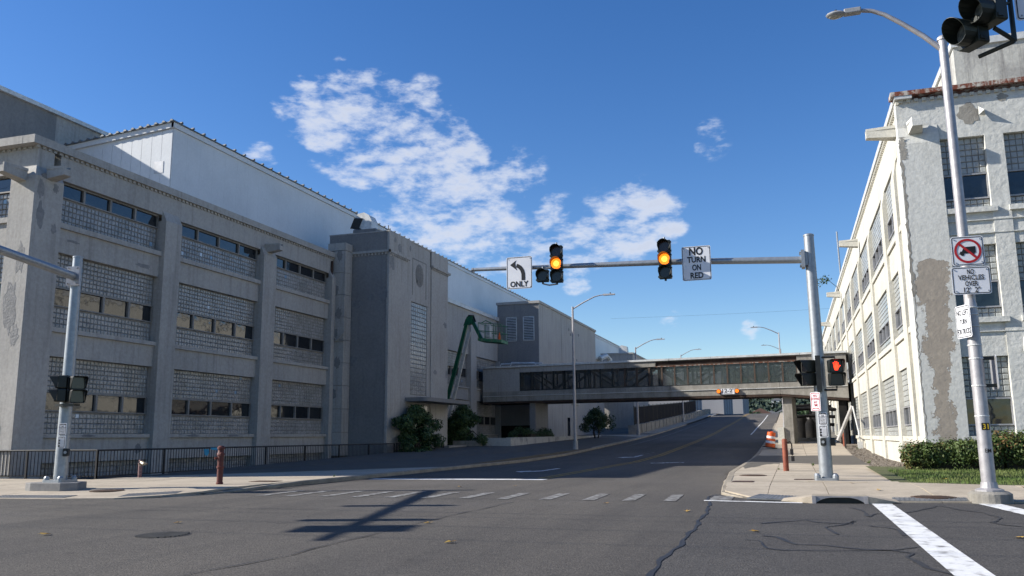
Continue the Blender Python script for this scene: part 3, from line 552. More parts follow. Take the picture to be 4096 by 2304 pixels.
# fallen leaves
for i, (x, y) in enumerate([(-5.2, 12.0), (-9.7, 9.4), (-9.0, 11.2), (-1.75, 14.8), (-.55, 11.9), (-4.0, 9.9), (-6.9, 21.5), (-8.2, 20.9), (1.6, 19.4), (1.25, 21.6), (2.5, 11.9), (3.4, 23.0), (5.0, 20.3), (4.5, 20.6), (-3.4, 16.2)]):
    m_ = MB(); a = random.uniform(0, 6.28); s_ = random.uniform(.07, .11); z = (zwR(x, y) if x > -1.5 and y > 18 else .004)+.008
    if x > 2.6 and y > 22: z = .17
    pts = [(0, -1, 0), (.45, -.5, .25), (.75, .1, .45), (.25, .25, .15), (.1, 1, .4), (-.2, .3, .1), (-.7, .2, .35), (-.4, -.4, .2)]
    m_.add([(x+s_*(p[0]*math.cos(a)-p[1]*math.sin(a)), y+s_*(p[0]*math.sin(a)+p[1]*math.cos(a)), z+s_*.5*p[2]) for p in pts], [(0, 1, 2, 3), (0, 3, 4, 5), (0, 5, 6, 7)])
    where = 'concrete walk' if x > -1.5 and y > 18 else ('darker asphalt lane' if x > -1.35 else 'worn asphalt')
    tag(m_.build('fallen_leaf', 'dleaf', loc=(x, y, z)), 'dry yellow brown leaf lying on the %s' % where, 'leaf', 'fallen leaves on the '+where)

M['grit'] = pm('gutter_grit', (.055, .046, .036), (.085, .072, .058), sc=4, lo=.4, hi=.6, bump=.6, bsc=30)
for nm, x, ya, yb in (('gutter_grit', -12.74, 19, 84), ('gutter_grit', -2.06, 28.5, 84)):
    m_ = MB(); dense = clipys(ya, yb); rr = random.Random(int(yb+x)); vs = []; yy_ = ya
    while yy_ < yb:
        e = 1 if x < -5 else -1; vs += [(x-.12*e, yy_, zr(yy_)+.006), (x+e*rr.uniform(.03, .22), yy_, zr(yy_)+.006)]; yy_ += .35
    m_.add(vs, [(2*i, 2*i+1, 2*i+3, 2*i+2) for i in range(len(vs)//2-1)]); m_.build(nm, 'grit', road)
def weed(x, y, z, r, seed, label):
    rr = random.Random(seed); t = thing('weed_tuft', label, 'weed', (x, y, z)); m_ = MB()
    for k in range(26):
        a = rr.uniform(0, 6.28); h = rr.uniform(.4, 1)*r*1.1; d = rr.uniform(.1, .9)*r; bx, by = x+rr.uniform(-.3, .3)*r, y+rr.uniform(-.3, .3)*r; w_ = .012
        m_.add([(bx-w_*math.sin(a), by+w_*math.cos(a), z), (bx+w_*math.sin(a), by-w_*math.cos(a), z), (bx+d*math.cos(a), by+d*math.sin(a), z+h)], [(0, 1, 2)])
    m_.build('blades', 'grass', t)
weed(.66, 33.9, .11, .12, 1, 'small grass tuft in the joint behind the mast pole'); weed(-.5, 29.9, .11, .07, 2, 'tiny grass tuft by the rusty bollard')
weed(2.75, 36.5, .11, .16, 3, 'grass tuft at the edge of the gravel strip'); weed(3.6, 54.6, .25, .3, 4, 'leafy weed tuft at the white conduit box'); weed(-13.3, 23.5, .11, .07, 5, 'tiny grass tuft at the kerb near the dull red standpipe')
# ================================================================== left factory
XP, XS, XG = -23.4, -23.62, -23.85
FLO = [(10.2, None, (10.14, 9.68), (9.60, 8.68), (8.68, 8.5)), (7.66, (7.66, 6.52), (6.46, 5.86), (5.78, 5.06), (5.06, 4.91)), (4.09, (4.09, 2.94), (2.88, 2.29), (2.21, 1.5), (1.5, 1.365))]
ZT = 11.4
unit = {}
def blockmesh(mat, w_, h, ax, d=.03):
    """one glass block: a pillowed face on a shallow box; ax 'x' faces +X, '-x' faces -X, '-y' faces -Y"""
    k = (mat, round(w_, 3), round(h, 3), ax)
    if k in unit: return unit[k]
    g = .012; b = .022; a = w_/2-g; c = h/2-g
    v = [(-a, -c, 0), (a, -c, 0), (a, c, 0), (-a, c, 0), (-a, -c, d*.6), (a, -c, d*.6), (a, c, d*.6), (-a, c, d*.6), (-a+b, -c+b, d), (a-b, -c+b, d), (a-b, c-b, d), (-a+b, c-b, d)]
    f = [(0, 1, 5, 4), (1, 2, 6, 5), (2, 3, 7, 6), (3, 0, 4, 7), (4, 5, 9, 8), (5, 6, 10, 9), (6, 7, 11, 10), (7, 4, 8, 11), (8, 9, 10, 11)]
    if ax == 'x': vv = [(z, x, y) for x, y, z in v]
    elif ax == '-x': vv = [(-z, -x, y) for x, y, z in v]
    else: vv = [(x, -z, y) for x, y, z in v]
    unit[k] = (vv, f); return unit[k]
umesh = {}
def panel(parent, ax, plane, a0, a1, z0, z1, sep=False, mat='block', pitch=.172, odd=()):
    """glass block panel in mortar; sep: every block an object of its own"""
    nu = max(1, round((a1-a0)/pitch)); nv = max(1, round((z1-z0)/pitch)); wu = (a1-a0)/nu; hv = (z1-z0)/nv
    m_ = MB()
    if ax == 'x': m_.box(plane-.10, plane, a0, a1, z0, z1)
    elif ax == '-x': m_.box(plane, plane+.10, a0, a1, z0, z1)
    else: m_.box(a0, a1, plane, plane+.10, z0, z1)
    po = m_.build('glass_block_panel', 'mortar', parent)
    vv, f = blockmesh(mat, wu, hv, ax)
    rest = MB(); extra = {}
    for i in range(nu):
        for j in range(nv):
            a = a0+(i+.5)*wu; z = z0+(j+.5)*hv
            p = (plane, a, z) if ax in ('x', '-x') else (a, plane, z)
            mm = 'blockw' if (i, j) in odd else ('blockb' if random.random() < .0035 else mat)
            if sep:
                key = (mm, id(vv))
                if key not in umesh:
                    me = bpy.data.meshes.new('glass_block'); me.from_pydata(vv, [], f); me.materials.append(M[mm]); umesh[key] = me
                o = bpy.data.objects.new('glass_block', umesh[key]); col.objects.link(o); o.parent = po; o.location = Vector(p)-WL[po.name]
            else:
                tgt = rest if mm == mat else extra.setdefault(mm, MB())
                q = random.uniform(-.004, .004)
                tgt.add([(p[0]+x+(q if ax in ('x', '-x') else 0), p[1]+y+(0 if ax in ('x', '-x') else q), p[2]+z_) for x, y, z_ in vv], f)
    if not sep:
        rest.build('glass_blocks', mat, po, kind='stuff')
        for k, b in extra.items(): b.build('replaced_glass_blocks', k, po, kind='stuff')
    return po
def ribbon(parent, ax, plane, a0, a1, z0, z1, n, fm='frame', pm_='pane', tilt=0, t=.045):
    """row of n panes in one frame"""
    def bx(m_, u0, u1, w0, w1, d0, d1):
        if ax == 'x': m_.box(plane-d1, plane-d0, u0, u1, w0, w1)
        elif ax == '-x': m_.box(plane+d0, plane+d1, u0, u1, w0, w1)
        else: m_.box(u0, u1, plane+d0, plane+d1, w0, w1)
    m_ = MB(); bx(m_, a0, a1, z0, z0+t, -.05, .08); bx(m_, a0, a1, z1-t, z1, -.05, .08)
    wu = (a1-a0)/n
    for i in range(n+1):
        c = a0+i*wu; tt = t*(1.0 if 0 < i < n else .8); bx(m_, max(a0, c-tt), min(a1, c+tt), z0+t, z1-t, -.05, .08)
    fo = m_.build('window', fm, parent)
    for i in range(n):
        p = MB(); bx(p, a0+i*wu+t*.6, a0+(i+1)*wu-t*.6, z0+t*.8, z1-t*.8, .03, .045); p.build('pane', pm_, fo)
    return fo
nsep = [0]
F = thing('factory_building', 'long grey stucco factory wing with glass block bays behind black railing', 'building', (-30, 21.1, 0))
# solid body behind the window plane, storeys and parapet
body = MB(); body.box(-33, -23.98, 21.6, 41.84, -1.5, 11.1); body.build('core_wall', 'grey', F)
fz = MB(); fz.box(-24.0, XS, 22.28, 41.84, 10.2, ZT-.28); fz.build('frieze', 'grey', F)
BAYS = [(22.28, 27.42), (28.38, 34.2), (35.27, 40.62)]
for bi, (a, b) in enumerate(BAYS):
    for (z0, z1) in ((7.66, 8.5), (4.09, 4.91), (.54, 1.365)):
        m_ = MB(); m_.box(-23.98, XS, a, b, z0, z1); m_.build('spandrel', 'grey', F)
    for fi, (hd, up_, win, lo_, sill) in enumerate(FLO):
        m_ = MB(); m_.box(-23.98, XS+.1, a+.01, b-.01, sill[1], sill[0]); m_.build('sill', 'grey', F)
        if up_: panel(F, 'x', XG, a+.02, b-.03, up_[1], up_[0], sep=(bi == 0 and fi == 2 and False), odd={(1, 3), (2, 5), (14, 2)} if (bi == 1 and fi == 1) else ())
        sp = (bi == 0 and fi == 0)
        panel(F, 'x', XG, a+.02, b-.03, lo_[1], lo_[0], sep=sp or (bi == 0 and fi == 1), odd={(0, 1), (1, 1), (0, 0), (10, 3)} if (bi == 0 and fi == 2) else ({(10, 2), (3, 1)} if bi == 1 and fi == 0 else ()))
        ribbon(F, 'x', XG+.04, a+.02, b-.03, win[1]-.04, win[0]+.04, 4, pm_='paned' if bi == 2 else 'pane')
        m_ = MB(); m_.box(-23.97, XG+.03, a+.02, b-.03, win[1]-.10, win[1]-.045); m_.box(-23.97, XG+.03, a+.02, b-.03, win[0]+.045, win[0]+.09); m_.build('transom', 'frame', F)
    panel(F, 'x', XG, a+.02, b-.03, -.85, .54, pitch=.2)
def pier(p, a, b, z0, z1, x0=-23.98, x1=XP, mat='grey', wedge=.42):
    m_ = MB(); m_.box(x0, x1, a, b, z0, z1)
    if wedge: m_.hexa([(XS-.02, a, z1), (x1, a, z1), (x1, b, z1), (XS-.02, b, z1), (XS-.02, a, z1+wedge), (XS+.002, a+.02, z1+wedge), (XS+.002, b-.02, z1+wedge), (XS-.02, b, z1+wedge)])
    return m_.build('pier', mat, p)
pier(F, 27.42, 28.38, -1, 9.95); pier(F, 34.2, 35.27, -1, 9.95); pier(F, 40.62, 41.0, -1, 9.95)
cp = MB(); cp.box(-24.45, XP, 21.1, 22.28, -1, 10.0); cp.hexa([(-24.45, 21.1, 10), (XP, 21.1, 10), (XP, 22.28, 10), (-24.45, 22.28, 10), (-24.45, 21.3, 10.4), (XS, 21.3, 10.4), (XS, 22.28, 10.4), (-24.45, 22.28, 10.4)]); cp.build('pier', 'grey', F)
# end wall facing the crossing
ew = MB(); ew.box(-33, XS, 21.32, 22.0, 10.2, ZT-.28); ew.build('frieze', 'grey', F)
for k in range(3):
    a1 = -24.47-2.7*k; a0 = a1-1.75
    m_ = MB(); m_.box(a0-.95, a0, 21.1, 21.9, -1, 10.1); m_.build('pier', 'grey', F)
    for (z0, z1) in ((7.66, 8.5), (4.09, 4.91), (.2, 1.365)):
        m_ = MB(); m_.box(a0, a1, 21.32, 21.9, z0, z1); m_.build('spandrel', 'grey', F)
    for fi, (hd, up_, win, lo_, sill) in enumerate(FLO):
        m_ = MB(); m_.box(a0+.01, a1-.01, 21.24, 21.9, sill[1], sill[0]); m_.build('sill', 'grey', F)
        if up_: panel(F, '-y', 21.52, a0+.02, a1-.02, up_[1], up_[0])
        panel(F, '-y', 21.52, a0+.02, a1-.02, lo_[1], lo_[0]); ribbon(F, '-y', 21.49, a0+.02, a1-.02, win[1]-.06, win[0]+.06, 1)
# coping with dentils
def coping(p, z, segs, d=.12, h=.28):
    for k, (x0, x1, y0, y1) in enumerate(segs):
        m_ = MB(); m_.box(x0, x1, y0, y1, z-h, z); m_.build('coping', 'grey', p)
for y0 in [21.0+3.2*i for i in range(7)]:
    m_ = MB(); m_.box(-24.0, XS+.14, y0+.004, min(y0+3.196, 41.84), ZT-.28, ZT); m_.build('coping', 'grey', F)
for x0 in (-24.004, -27.2, -30.4):
    m_ = MB(); m_.box(x0-3.19, x0, 21.0, 21.7, ZT-.28, ZT); m_.build('coping', 'grey', F)
dn = MB()
for k in range(88): dn.box(XS, XS+.06, 21.2+k*.235, 21.2+k*.235+.13, ZT-.37, ZT-.28)
for k in range(36): dn.box(-24-k*.235, -24-k*.235+.13, 21.27, 21.33, ZT-.37, ZT-.28)
dn.build('dentil_course', 'grey', F, kind='stuff')
# plaster repairs
def splat(p, ax, plane, a, z, ra, rz, mat='patch', seed=0):
    rr = random.Random(seed); n = 18; pts = []
    for k in range(n):
        t_ = 2*math.pi*k/n; q = rr.uniform(.62, 1.1); pts.append((a+ra*q*math.cos(t_), z+rz*q*math.sin(t_)))
    m_ = MB()
    if ax == 'x': m_.add([(plane, u, v_) for u, v_ in pts]+[(plane-.01, u, v_) for u, v_ in pts], [tuple(range(n))]+[(i, (i+1) % n, n+(i+1) % n, n+i) for i in range(n)])
    else: m_.add([(u, plane, v_) for u, v_ in pts]+[(u, plane+.01, v_) for u, v_ in pts], [tuple(range(n))]+[(i, (i+1) % n, n+(i+1) % n, n+i) for i in range(n)])
    return m_.build('plaster_repair', mat, p)
M['repl'] = pm('pale_plaster_repair', (.245, .24, .235), (.20, .198, .195), sc=4, bump=.7, bsc=16)
for i, (a, z, ra, rz) in enumerate(((21.35, 9.6, .14, .38), (21.95, 9.75, .13, .2), (21.4, 8.7, .16, .5), (22.0, 8.35, .12, .2), (21.6, 10.05, .3, .12))): splat(F, 'x', XP+.004, a, z, ra, rz, 'repl', i)
for i, (a, z, ra, rz) in enumerate(((23.1, 8.15, .3, .06), (26.6, 7.95, .5, .1), (29.2, 8.6, .35, .06))): splat(F, 'x', XS+.004, a, z, ra, rz, 'repl', 30+i)
for i, (a, z, ra, rz) in enumerate(((29.9, 1.43, .45, .05), (32.6, 1.43, .5, .05), (24.3, 1.43, .4, .05), (26.9, .95, .22, .2))): splat(F, 'x', XS+.105 if z > 1.1 else XS+.004, a, z, ra, rz, 'patch', 40+i)
for i, (a, z, ra, rz) in enumerate(((-23.75, 7.2, .22, .55), (-24.0, 5.6, .3, .9), (-23.7, 4.6, .2, .4))): splat(F, 'y', 21.096, a, z, ra, rz, 'repl', 50+i)
# water spouts
def spout(p, root, d, l=.85, mat='grey'):
    d = Vector(d); s_ = Vector((0, 0, 1)).cross(d); r0 = Vector(root); m_ = MB()
    T = lambda P: tuple(r0+d*P[0]+s_*P[1]+Vector((0, 0, P[2])))
    m_.T = T
    m_.hexa([(0, -.22, -.22), (l, -.15, -.12), (l, .15, -.12), (0, .22, -.22), (0, -.22, .1), (l, -.15, .1), (l, .15, .1), (0, .22, .1)])
    for e in (-1, 1): m_.hexa([(0, e*.22-.03, .1), (l, e*.12-.03, .1), (l, e*.12+.03, .1), (0, e*.22+.03, .1), (0, e*.22-.03, .2), (l, e*.12-.03, .19), (l, e*.12+.03, .19), (0, e*.22+.03, .2)])
    return m_.build('water_spout', mat, p)
spout(F, (-24.0, 21.12, 10.05), (0, -1, 0)); spout(F, (XP-.02, 21.75, 10.2), (1, 0, 0), .7); spout(F, (XS-.01, 34.75, 10.33), (1, 0, 0), .8)
# number plaque on the pier
m_ = MB(); m_.box(-24.35, -23.95, 21.085, 21.099, 1.15, 1.75); q_ = m_.build('number_plaque', 'signb', F)
text('1', .3, FR((-24.15, 21.082, 1.45)), (0.09, 0), 0, F, width=.06)
# square vent duct between wing and tower
D_ = thing('vent_duct', 'tall square jointed duct with dark paint patches between wing and tower', 'duct', (-23.3, 41.35, 0))
for k in range(9):
    z0 = .35+k*1.24; m_ = MB(); m_.box(-23.58, -22.86, 41.02, 41.8, z0+.01, z0+1.23); m_.build('duct_section', 'grey', D_)
m_ = MB(); m_.box(-23.95, -22.86, 41.02, 41.8, 11.53, 11.95); m_.build('elbow', 'grey', D_)
for k, z in enumerate((11.2, 9.3, 8.0, 6.9, 5.3, 3.6)): splat(D_, 'y', 41.015, -23.3+.1*(-1)**k, z, .2, .35, 'greyd', 60+k)
m_ = MB(); m_.tube([(-23.7, 40.95, 7.0), (-23.2, 40.95, 6.5), (-22.75, 40.95, 7.0)], .035, 6); m_.tube([(-23.75, 40.95, 6.5), (-22.75, 40.95, 6.5)], .03, 6); m_.build('bracket', 'grey', D_)
m_ = MB(); m_.tube([(-23.55, 40.8, .1), (-23.55, 40.8, 10.9)], .06, 8); tag(m_.build('downpipe', 'rustd', loc=(-23.55, 40.8, .1)), 'thin dark rusty downpipe beside the square duct', 'pipe')

# ---- second wing past the tower
W2 = thing('factory_rear_wing', 'grey stucco factory wing past the tower with tall piers', 'building', (-28, 51, 0))
m_ = MB(); m_.box(-33, -23.98, 50.5, 112, -1, 11.0); m_.build('core_wall', 'grey', W2)
m_ = MB(); m_.box(-24.0, XS, 50.5, 112, 7.62, ZT-.3); m_.build('frieze', 'grey', W2)
m_ = MB(); m_.box(-24.05, XS+.16, 50.5, 112, ZT-.3, ZT); m_.build('coping', 'flash', W2)
RB = [(55.6, 62.06), (63.3, 69.0), (93.5, 99.0), (100.2, 106)]
for a, b in RB:
    for (z0, z1) in ((4.09, 4.95), (.54, 1.5)):
        m_ = MB(); m_.box(-23.98, XS, a, b, z0, z1); m_.build('spandrel', 'grey', W2)
    for fi in (1, 2):
        hd, up_, win, lo_, sill = FLO[fi]
        m_ = MB(); m_.box(-23.98, XS+.1, a+.01, b-.01, sill[1]+.05, sill[0]); m_.build('sill', 'grey', W2)
        panel(W2, 'x', XG, a+.02, b-.03, up_[1], up_[0]-.05); panel(W2, 'x', XG, a+.02, b-.03, lo_[1], lo_[0])
        ribbon(W2, 'x', XG+.04, a+.02, b-.03, win[1]-.06, win[0]+.06, 4, pm_='paned')
for a, b in ((51, 55.6), (62.06, 63.3), (69, 93.5), (99, 100.2), (106, 112)):
    m_ = MB(); m_.box(-23.98, XP, a, b, -1, 7.62 if b-a > 2 else 9.9); m_.build('pier', 'grey', W2)

# ---- entrance tower
T_ = thing('entrance_tower', 'square grey stucco entrance tower with tall glass block slot', 'building', (-22, 46, 0))
XT = -20.6
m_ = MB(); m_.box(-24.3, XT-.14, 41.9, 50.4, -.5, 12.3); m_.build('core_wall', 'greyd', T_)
m_ = MB(); m_.box(-24.35, XT-.14, 41.86, 41.9, -.5, 12.6); m_.build('side_wall', 'greyd', T_)  # same stucco as the front, shade from the wing put into its darker colour
for a, b, z0, z1, x in ((41.86, 44.45, -.5, 12.6, XT), (47.75, 50.42, -.5, 12.6, XT), (44.45, 44.78, -.5, 12.6, XT), (47.55, 47.75, -.5, 11.65, XT-.06), (44.78, 47.55, 9.1, 12.6, XT-.03), (44.78, 47.55, -.5, 3.7, XT-.03), (47.2, 47.55, 3.7, 9.1, XT-.05)):
    m_ = MB(); m_.box(-20.76, x, a, b, z0, z1); m_.build('wall', 'grey', T_)
m_ = MB(); m_.box(-24.37, XT+.002, 41.84, 50.44, 12.6, 12.66); m_.build('coping', 'grey', T_)
for (x0, x1, y0, y1, z) in ((-24.3, XT+.10, 41.76, 41.86, 11.42), (XT, XT+.10, 41.76, 44.45, 11.42), (XT, XT+.14, 47.7, 50.6, 11.62)):
    m_ = MB(); m_.box(x0, x1, y0, y1, z, z+.13); m_.build('ledge', 'grey', T_)
dn = MB()
for k in range(17): dn.box(-24.2+k*.21, -24.1+k*.21, 41.80, 41.86, 11.3, 11.42)
for k in range(12): dn.box(XT, XT+.07, 41.8+k*.21, 41.9+k*.21, 11.3, 11.42)
for k in range(13): dn.box(XT, XT+.07, 47.75+k*.21, 47.85+k*.21, 11.5, 11.62)
dn.build('dentil_course', 'grey', T_, kind='stuff')
panel(T_, 'x', XT-.1, 44.8, 47.18, 3.72, 9.08, pitch=.26)
m_ = MB()
for a in (45.02, 46.98): m_.box(XT-.03, XT-.018, a-.03, a+.03, 9.5, 11.7)
m_.box(XT-.03, XT-.018, 45.02, 46.98, 11.66, 11.72); m_.build('panel_edge', 'greyd', T_)
# round relief emblem with raised lettering
m_ = MB(); n = 30; c_ = [(46.0+.56*math.cos(2*math.pi*k/n), 10.8+.7*math.sin(2*math.pi*k/n)) for k in range(n)]
m_.add([(XT-.022, a, b) for a, b in c_]+[(XT-.03, a, b) for a, b in c_], [tuple(range(n))]+[(i, (i+1) % n, n+(i+1) % n, n+i) for i in range(n)]); em = m_.build('round_emblem', 'greyd', T_)
Tm = FR((XT-.02, 46.0, 10.8), 90)
text('BUSINESS', .55, Tm, (0, .33), 0, T_, 'conco', width=.86, depth=.03); text('INTERNATIONAL', .2, Tm, (0, .0), 0, T_, 'conco', width=1.06, depth=.03); text('MACHINES', .55, Tm, (0, -.33), 0, T_, 'conco', width=.86, depth=.03)
m_ = MB(); cpoly = [(XT, 44.1)]+[(XT+1.05+.35*math.sin(R(a)), 44.45-.35*math.cos(R(a))) for a in range(0, 91, 15)]+[(XT+1.4, 50.62), (XT, 50.62)]
m_.prism(cpoly, 3.28, 3.5); m_.build('canopy', 'greyd', T_)
m_ = MB(); m_.box(XT-.02, XT+.02, 45.2, 47.2, .7, 3.1); d_ = m_.build('door', 'paned', T_); 
for i, (a, z, ra, rz) in enumerate(((-22.6, 8.6, .55, .25), (-20.95, 9.1, .3, .6), (-21.7, 8.9, .25, .25), (-23.0, 5.5, .6, .35))): splat(T_, 'y', 41.855, a, z, ra, rz, 'patch', 80+i)
for i, (a, z, ra, rz) in enumerate(((42.2, 10.9, .4, .45), (43.2, 11.9, .3, .25), (42.6, 12.25, .15, .15), (44.6, 12.2, .12, .2), (50.0, 8.3, .3, .2), (50.2, 5.2, .2, .3), (48.4, 5.2, .3, .15))): splat(T_, 'x', XT+.004, a, z, ra, rz, 'repl', 90+i)
# exhaust fan on the tower
f_ = thing('roof_fan', 'curved galvanised exhaust fan hood on the tower roof', 'roof fan', (-22.3, 43.6, 12.66))
prof = [(-23.25, 13.1), (-23.05, 13.62), (-22.85, 13.9), (-22.45, 13.95), (-22.15, 13.78), (-21.98, 13.45), (-21.95, 12.95), (-22.55, 12.95), (-22.75, 13.1)]
m_ = MB(); m_.prism(prof, 42.3, 43.1, ax='y'); m_.build('scroll_housing', 'flash', f_)
m_ = MB(); m_.prism([(-23.3, 13.06), (-22.78, 12.98), (-22.5, 13.6), (-23.06, 13.66)], 42.27, 42.3, ax='y'); m_.add([(-23.262, 42.33, 13.12), (-23.262, 43.07, 13.12), (-23.07, 43.07, 13.6), (-23.07, 42.33, 13.6)], [(0, 1, 2, 3)]); m_.build('outlet', 'black', f_)
m_ = MB(); m_.box(-23.1, -21.7, 42.25, 43.3, 12.66, 12.95); m_.build('curb', 'greyd', f_)
m_ = MB(); m_.tube([(-23.6, 43.4, 12.66), (-23.6, 43.4, 13.6), (-23.4, 43.4, 13.75)], .06, 8); m_.build('pipe', 'galv', f_)
m_ = MB(); m_.tube([(-20.75, 42.0, 12.66), (-20.75, 42.0, 12.98)], .025, 6); tag(m_.build('vent_pipe', 'black', loc=(-20.75, 42, 12.66)), 'short black vent pipe at the tower roof corner', 'pipe')

# ---- white metal rooftop addition
A_ = thing('metal_rooftop_addition', 'white metal clad rooftop addition with ribbed roof edge', 'building', (-29, 31, 11))
XM, YM = -26.0, 30.55
m_ = MB(); m_.add([(XM, YM, 10.5), (XM, 140, 10.5), (-33, 140, 10.5), (-33, YM, 10.5), (XM, YM, 15.35), (XM, 140, 15.35), (-33, 140, 14.85), (-33, YM, 14.85)], [(0, 1, 5, 4), (1, 2, 6, 5), (2, 3, 7, 6), (3, 0, 4, 7), (4, 5, 6, 7)]); m_.build('core', 'white', A_)
y = YM; k = 0
while y < 139:
    w_ = .95 if y < 60 else 3.8
    m_ = MB(); m_.box(XM, XM+.035, y+.001, y+w_-.001, 11.2, 15.3); m_.build('wall_panel', 'white', A_); y += w_
for k in range(12):
    x1 = XM-.56*k; m_ = MB(); m_.hexa([(x1-.552, YM-.035, 10.8), (x1-.008, YM-.035, 10.8), (x1-.008, YM, 10.8), (x1-.552, YM, 10.8), (x1-.552, YM-.035, 15.26-.072*(k+1)), (x1-.008, YM-.035, 15.26-.072*k), (x1-.008, YM, 15.26-.072*k), (x1-.552, YM, 15.26-.072*(k+1))]); m_.build('wall_panel', 'white', A_)
m_ = MB(); m_.box(XM-.02, XM+.12, YM-.12, 140, 15.28, 15.52); m_.build('eave_trim', 'white', A_)
m_ = MB(); m_.hexa([(-33, YM-.12, 14.79), (XM+.1, YM-.12, 15.28), (XM+.1, YM-.02, 15.28), (-33, YM-.02, 14.79), (-33, YM-.12, 15.02), (XM+.1, YM-.12, 15.52), (XM+.1, YM-.02, 15.52), (-33, YM-.02, 15.02)]); m_.build('rake_trim', 'white', A_)
m_ = MB(); m_.hexa([(-33, YM-.2, 15.02), (XM+.18, YM-.2, 15.53), (XM+.18, 140, 15.53), (-33, 140, 15.02), (-33, YM-.2, 15.06), (XM+.18, YM-.2, 15.57), (XM+.18, 140, 15.57), (-33, 140, 15.06)]); rf = m_.build('roof', 'roofrib', A_)
for k in range(16):
    x = XM+.05-.43*k; z = 15.57-.0727*(.13+.43*k); m_ = MB(); m_.hexa([(x-.1, YM-.24, z-.02), (x+.1, YM-.24, z), (x+.1, YM+.5, z), (x-.1, YM+.5, z-.02), (x-.04, YM-.24, z+.075), (x+.04, YM-.24, z+.075), (x+.04, YM+.5, z+.075), (x-.04, YM+.5, z+.075)]); m_.build('roof_rib', 'roofrib', rf)
y = YM+.3; k = 0
while y < 138:
    m_ = MB(); m_.hexa([(XM-1.0, y-.07, 15.49), (XM+.24, y-.07, 15.58), (XM+.24, y+.07, 15.58), (XM-1.0, y+.07, 15.49), (XM-1.0, y-.03, 15.57), (XM+.24, y-.03, 15.66), (XM+.24, y+.03, 15.66), (XM-1.0, y+.03, 15.57)]); m_.build('roof_rib', 'roofrib', rf); y += .8
m_ = MB(); m_.box(-26.9, -26.4, YM-.05, YM-.036, 13.2, 13.75); m_.build('wall_hatch', 'signb', A_)
m_ = MB(); m_.box(XM+.036, XM+.05, 37.2, 39.2, 11.5, 12.2); m_.build('wall_hatch', 'white', A_)
# ---- taller grey building behind
B_ = thing('rear_grey_building', 'taller plain grey building behind the white rooftop addition', 'building', (-36, 30, 0))
m_ = MB(); m_.box(-60, -33.05, 26.6, 30.7, 0, 16.85); m_.build('dark_wall', 'greyd', B_); m_ = MB(); m_.box(-60, -33.05, 30.702, 75, 0, 16.85); m_.build('pale_wall', 'grey', B_)
m_ = MB(); m_.box(-60.1, -32.9, 26.5, 75, 16.85, 17.05); m_.build('roof_edge', 'flash', B_)
# ---- louvre block
L_ = thing('louvre_block', 'grey stucco block with two tall louvred vents above the footbridge', 'building', (-21.5, 69.1, 0))
m_ = MB(); m_.box(-23.62, -19.92, 69.14, 91.3, 2.2, 12.5); m_.build('core_wall', 'grey', L_)
m_ = MB(); m_.box(-23.62, -19.94, 69.1, 69.14, 2.2, 12.5); m_.build('front_wall', 'greyd', L_)
for a, b in ((69.1, 76.55), (76.62, 91.3)):
    m_ = MB(); m_.box(-19.95, -19.9, a, b, 0, 12.5); m_.build('side_wall', 'grey', L_)
m_ = MB(); m_.box(-23.7, -19.8, 69.0, 91.4, 12.5, 12.72); m_.build('coping', 'grey', L_)
for x0, x1 in ((-22.83, -21.86), (-21.3, -20.3)):
    m_ = MB(); z0, z1 = 9.3, 11.39
    m_.box(x0, x1, 69.05, 69.1, z0, z0+.07); m_.box(x0, x1, 69.05, 69.1, z1-.07, z1); m_.box(x0, x0+.07, 69.05, 69.1, z0, z1); m_.box(x1-.07, x1, 69.05, 69.1, z0, z1); lv = m_.build('louvre_frame', 'flash', L_)
    m_ = MB(); m_.box(x0+.07, x1-.07, 69.08, 69.098, z0+.07, z1-.07); m_.build('louvre_back', 'black', lv)
    for k in range(14):
        z = z0+.1+k*.138; m_ = MB(); m_.hexa([(x0+.07, 69.0, z), (x1-.07, 69.0, z), (x1-.07, 69.075, z+.07), (x0+.07, 69.075, z+.07), (x0+.07, 69.0, z+.012), (x1-.07, 69.0, z+.012), (x1-.07, 69.075, z+.082), (x0+.07, 69.075, z+.082)]); m_.build('louvre_slat', 'flash', lv)
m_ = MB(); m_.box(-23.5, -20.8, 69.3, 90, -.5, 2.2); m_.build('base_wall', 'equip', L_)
m_ = MB(); m_.box(-19.9, -19.87, 78.3, 79.2, .9, 3.0); m_.build('door', 'paned', L_)
panel(L_, 'x', -19.86, 80.0, 82.6, 4.2, 6.2, pitch=.3)
for i, (a, z) in enumerate(((79.5, 11.4), (80.2, 11.0), (83.5, 11.3), (82.5, 8.7), (81.2, 8.6), (83, 7.9))): splat(L_, 'x', -19.895, a, z, .35, .15, 'patch', 120+i)
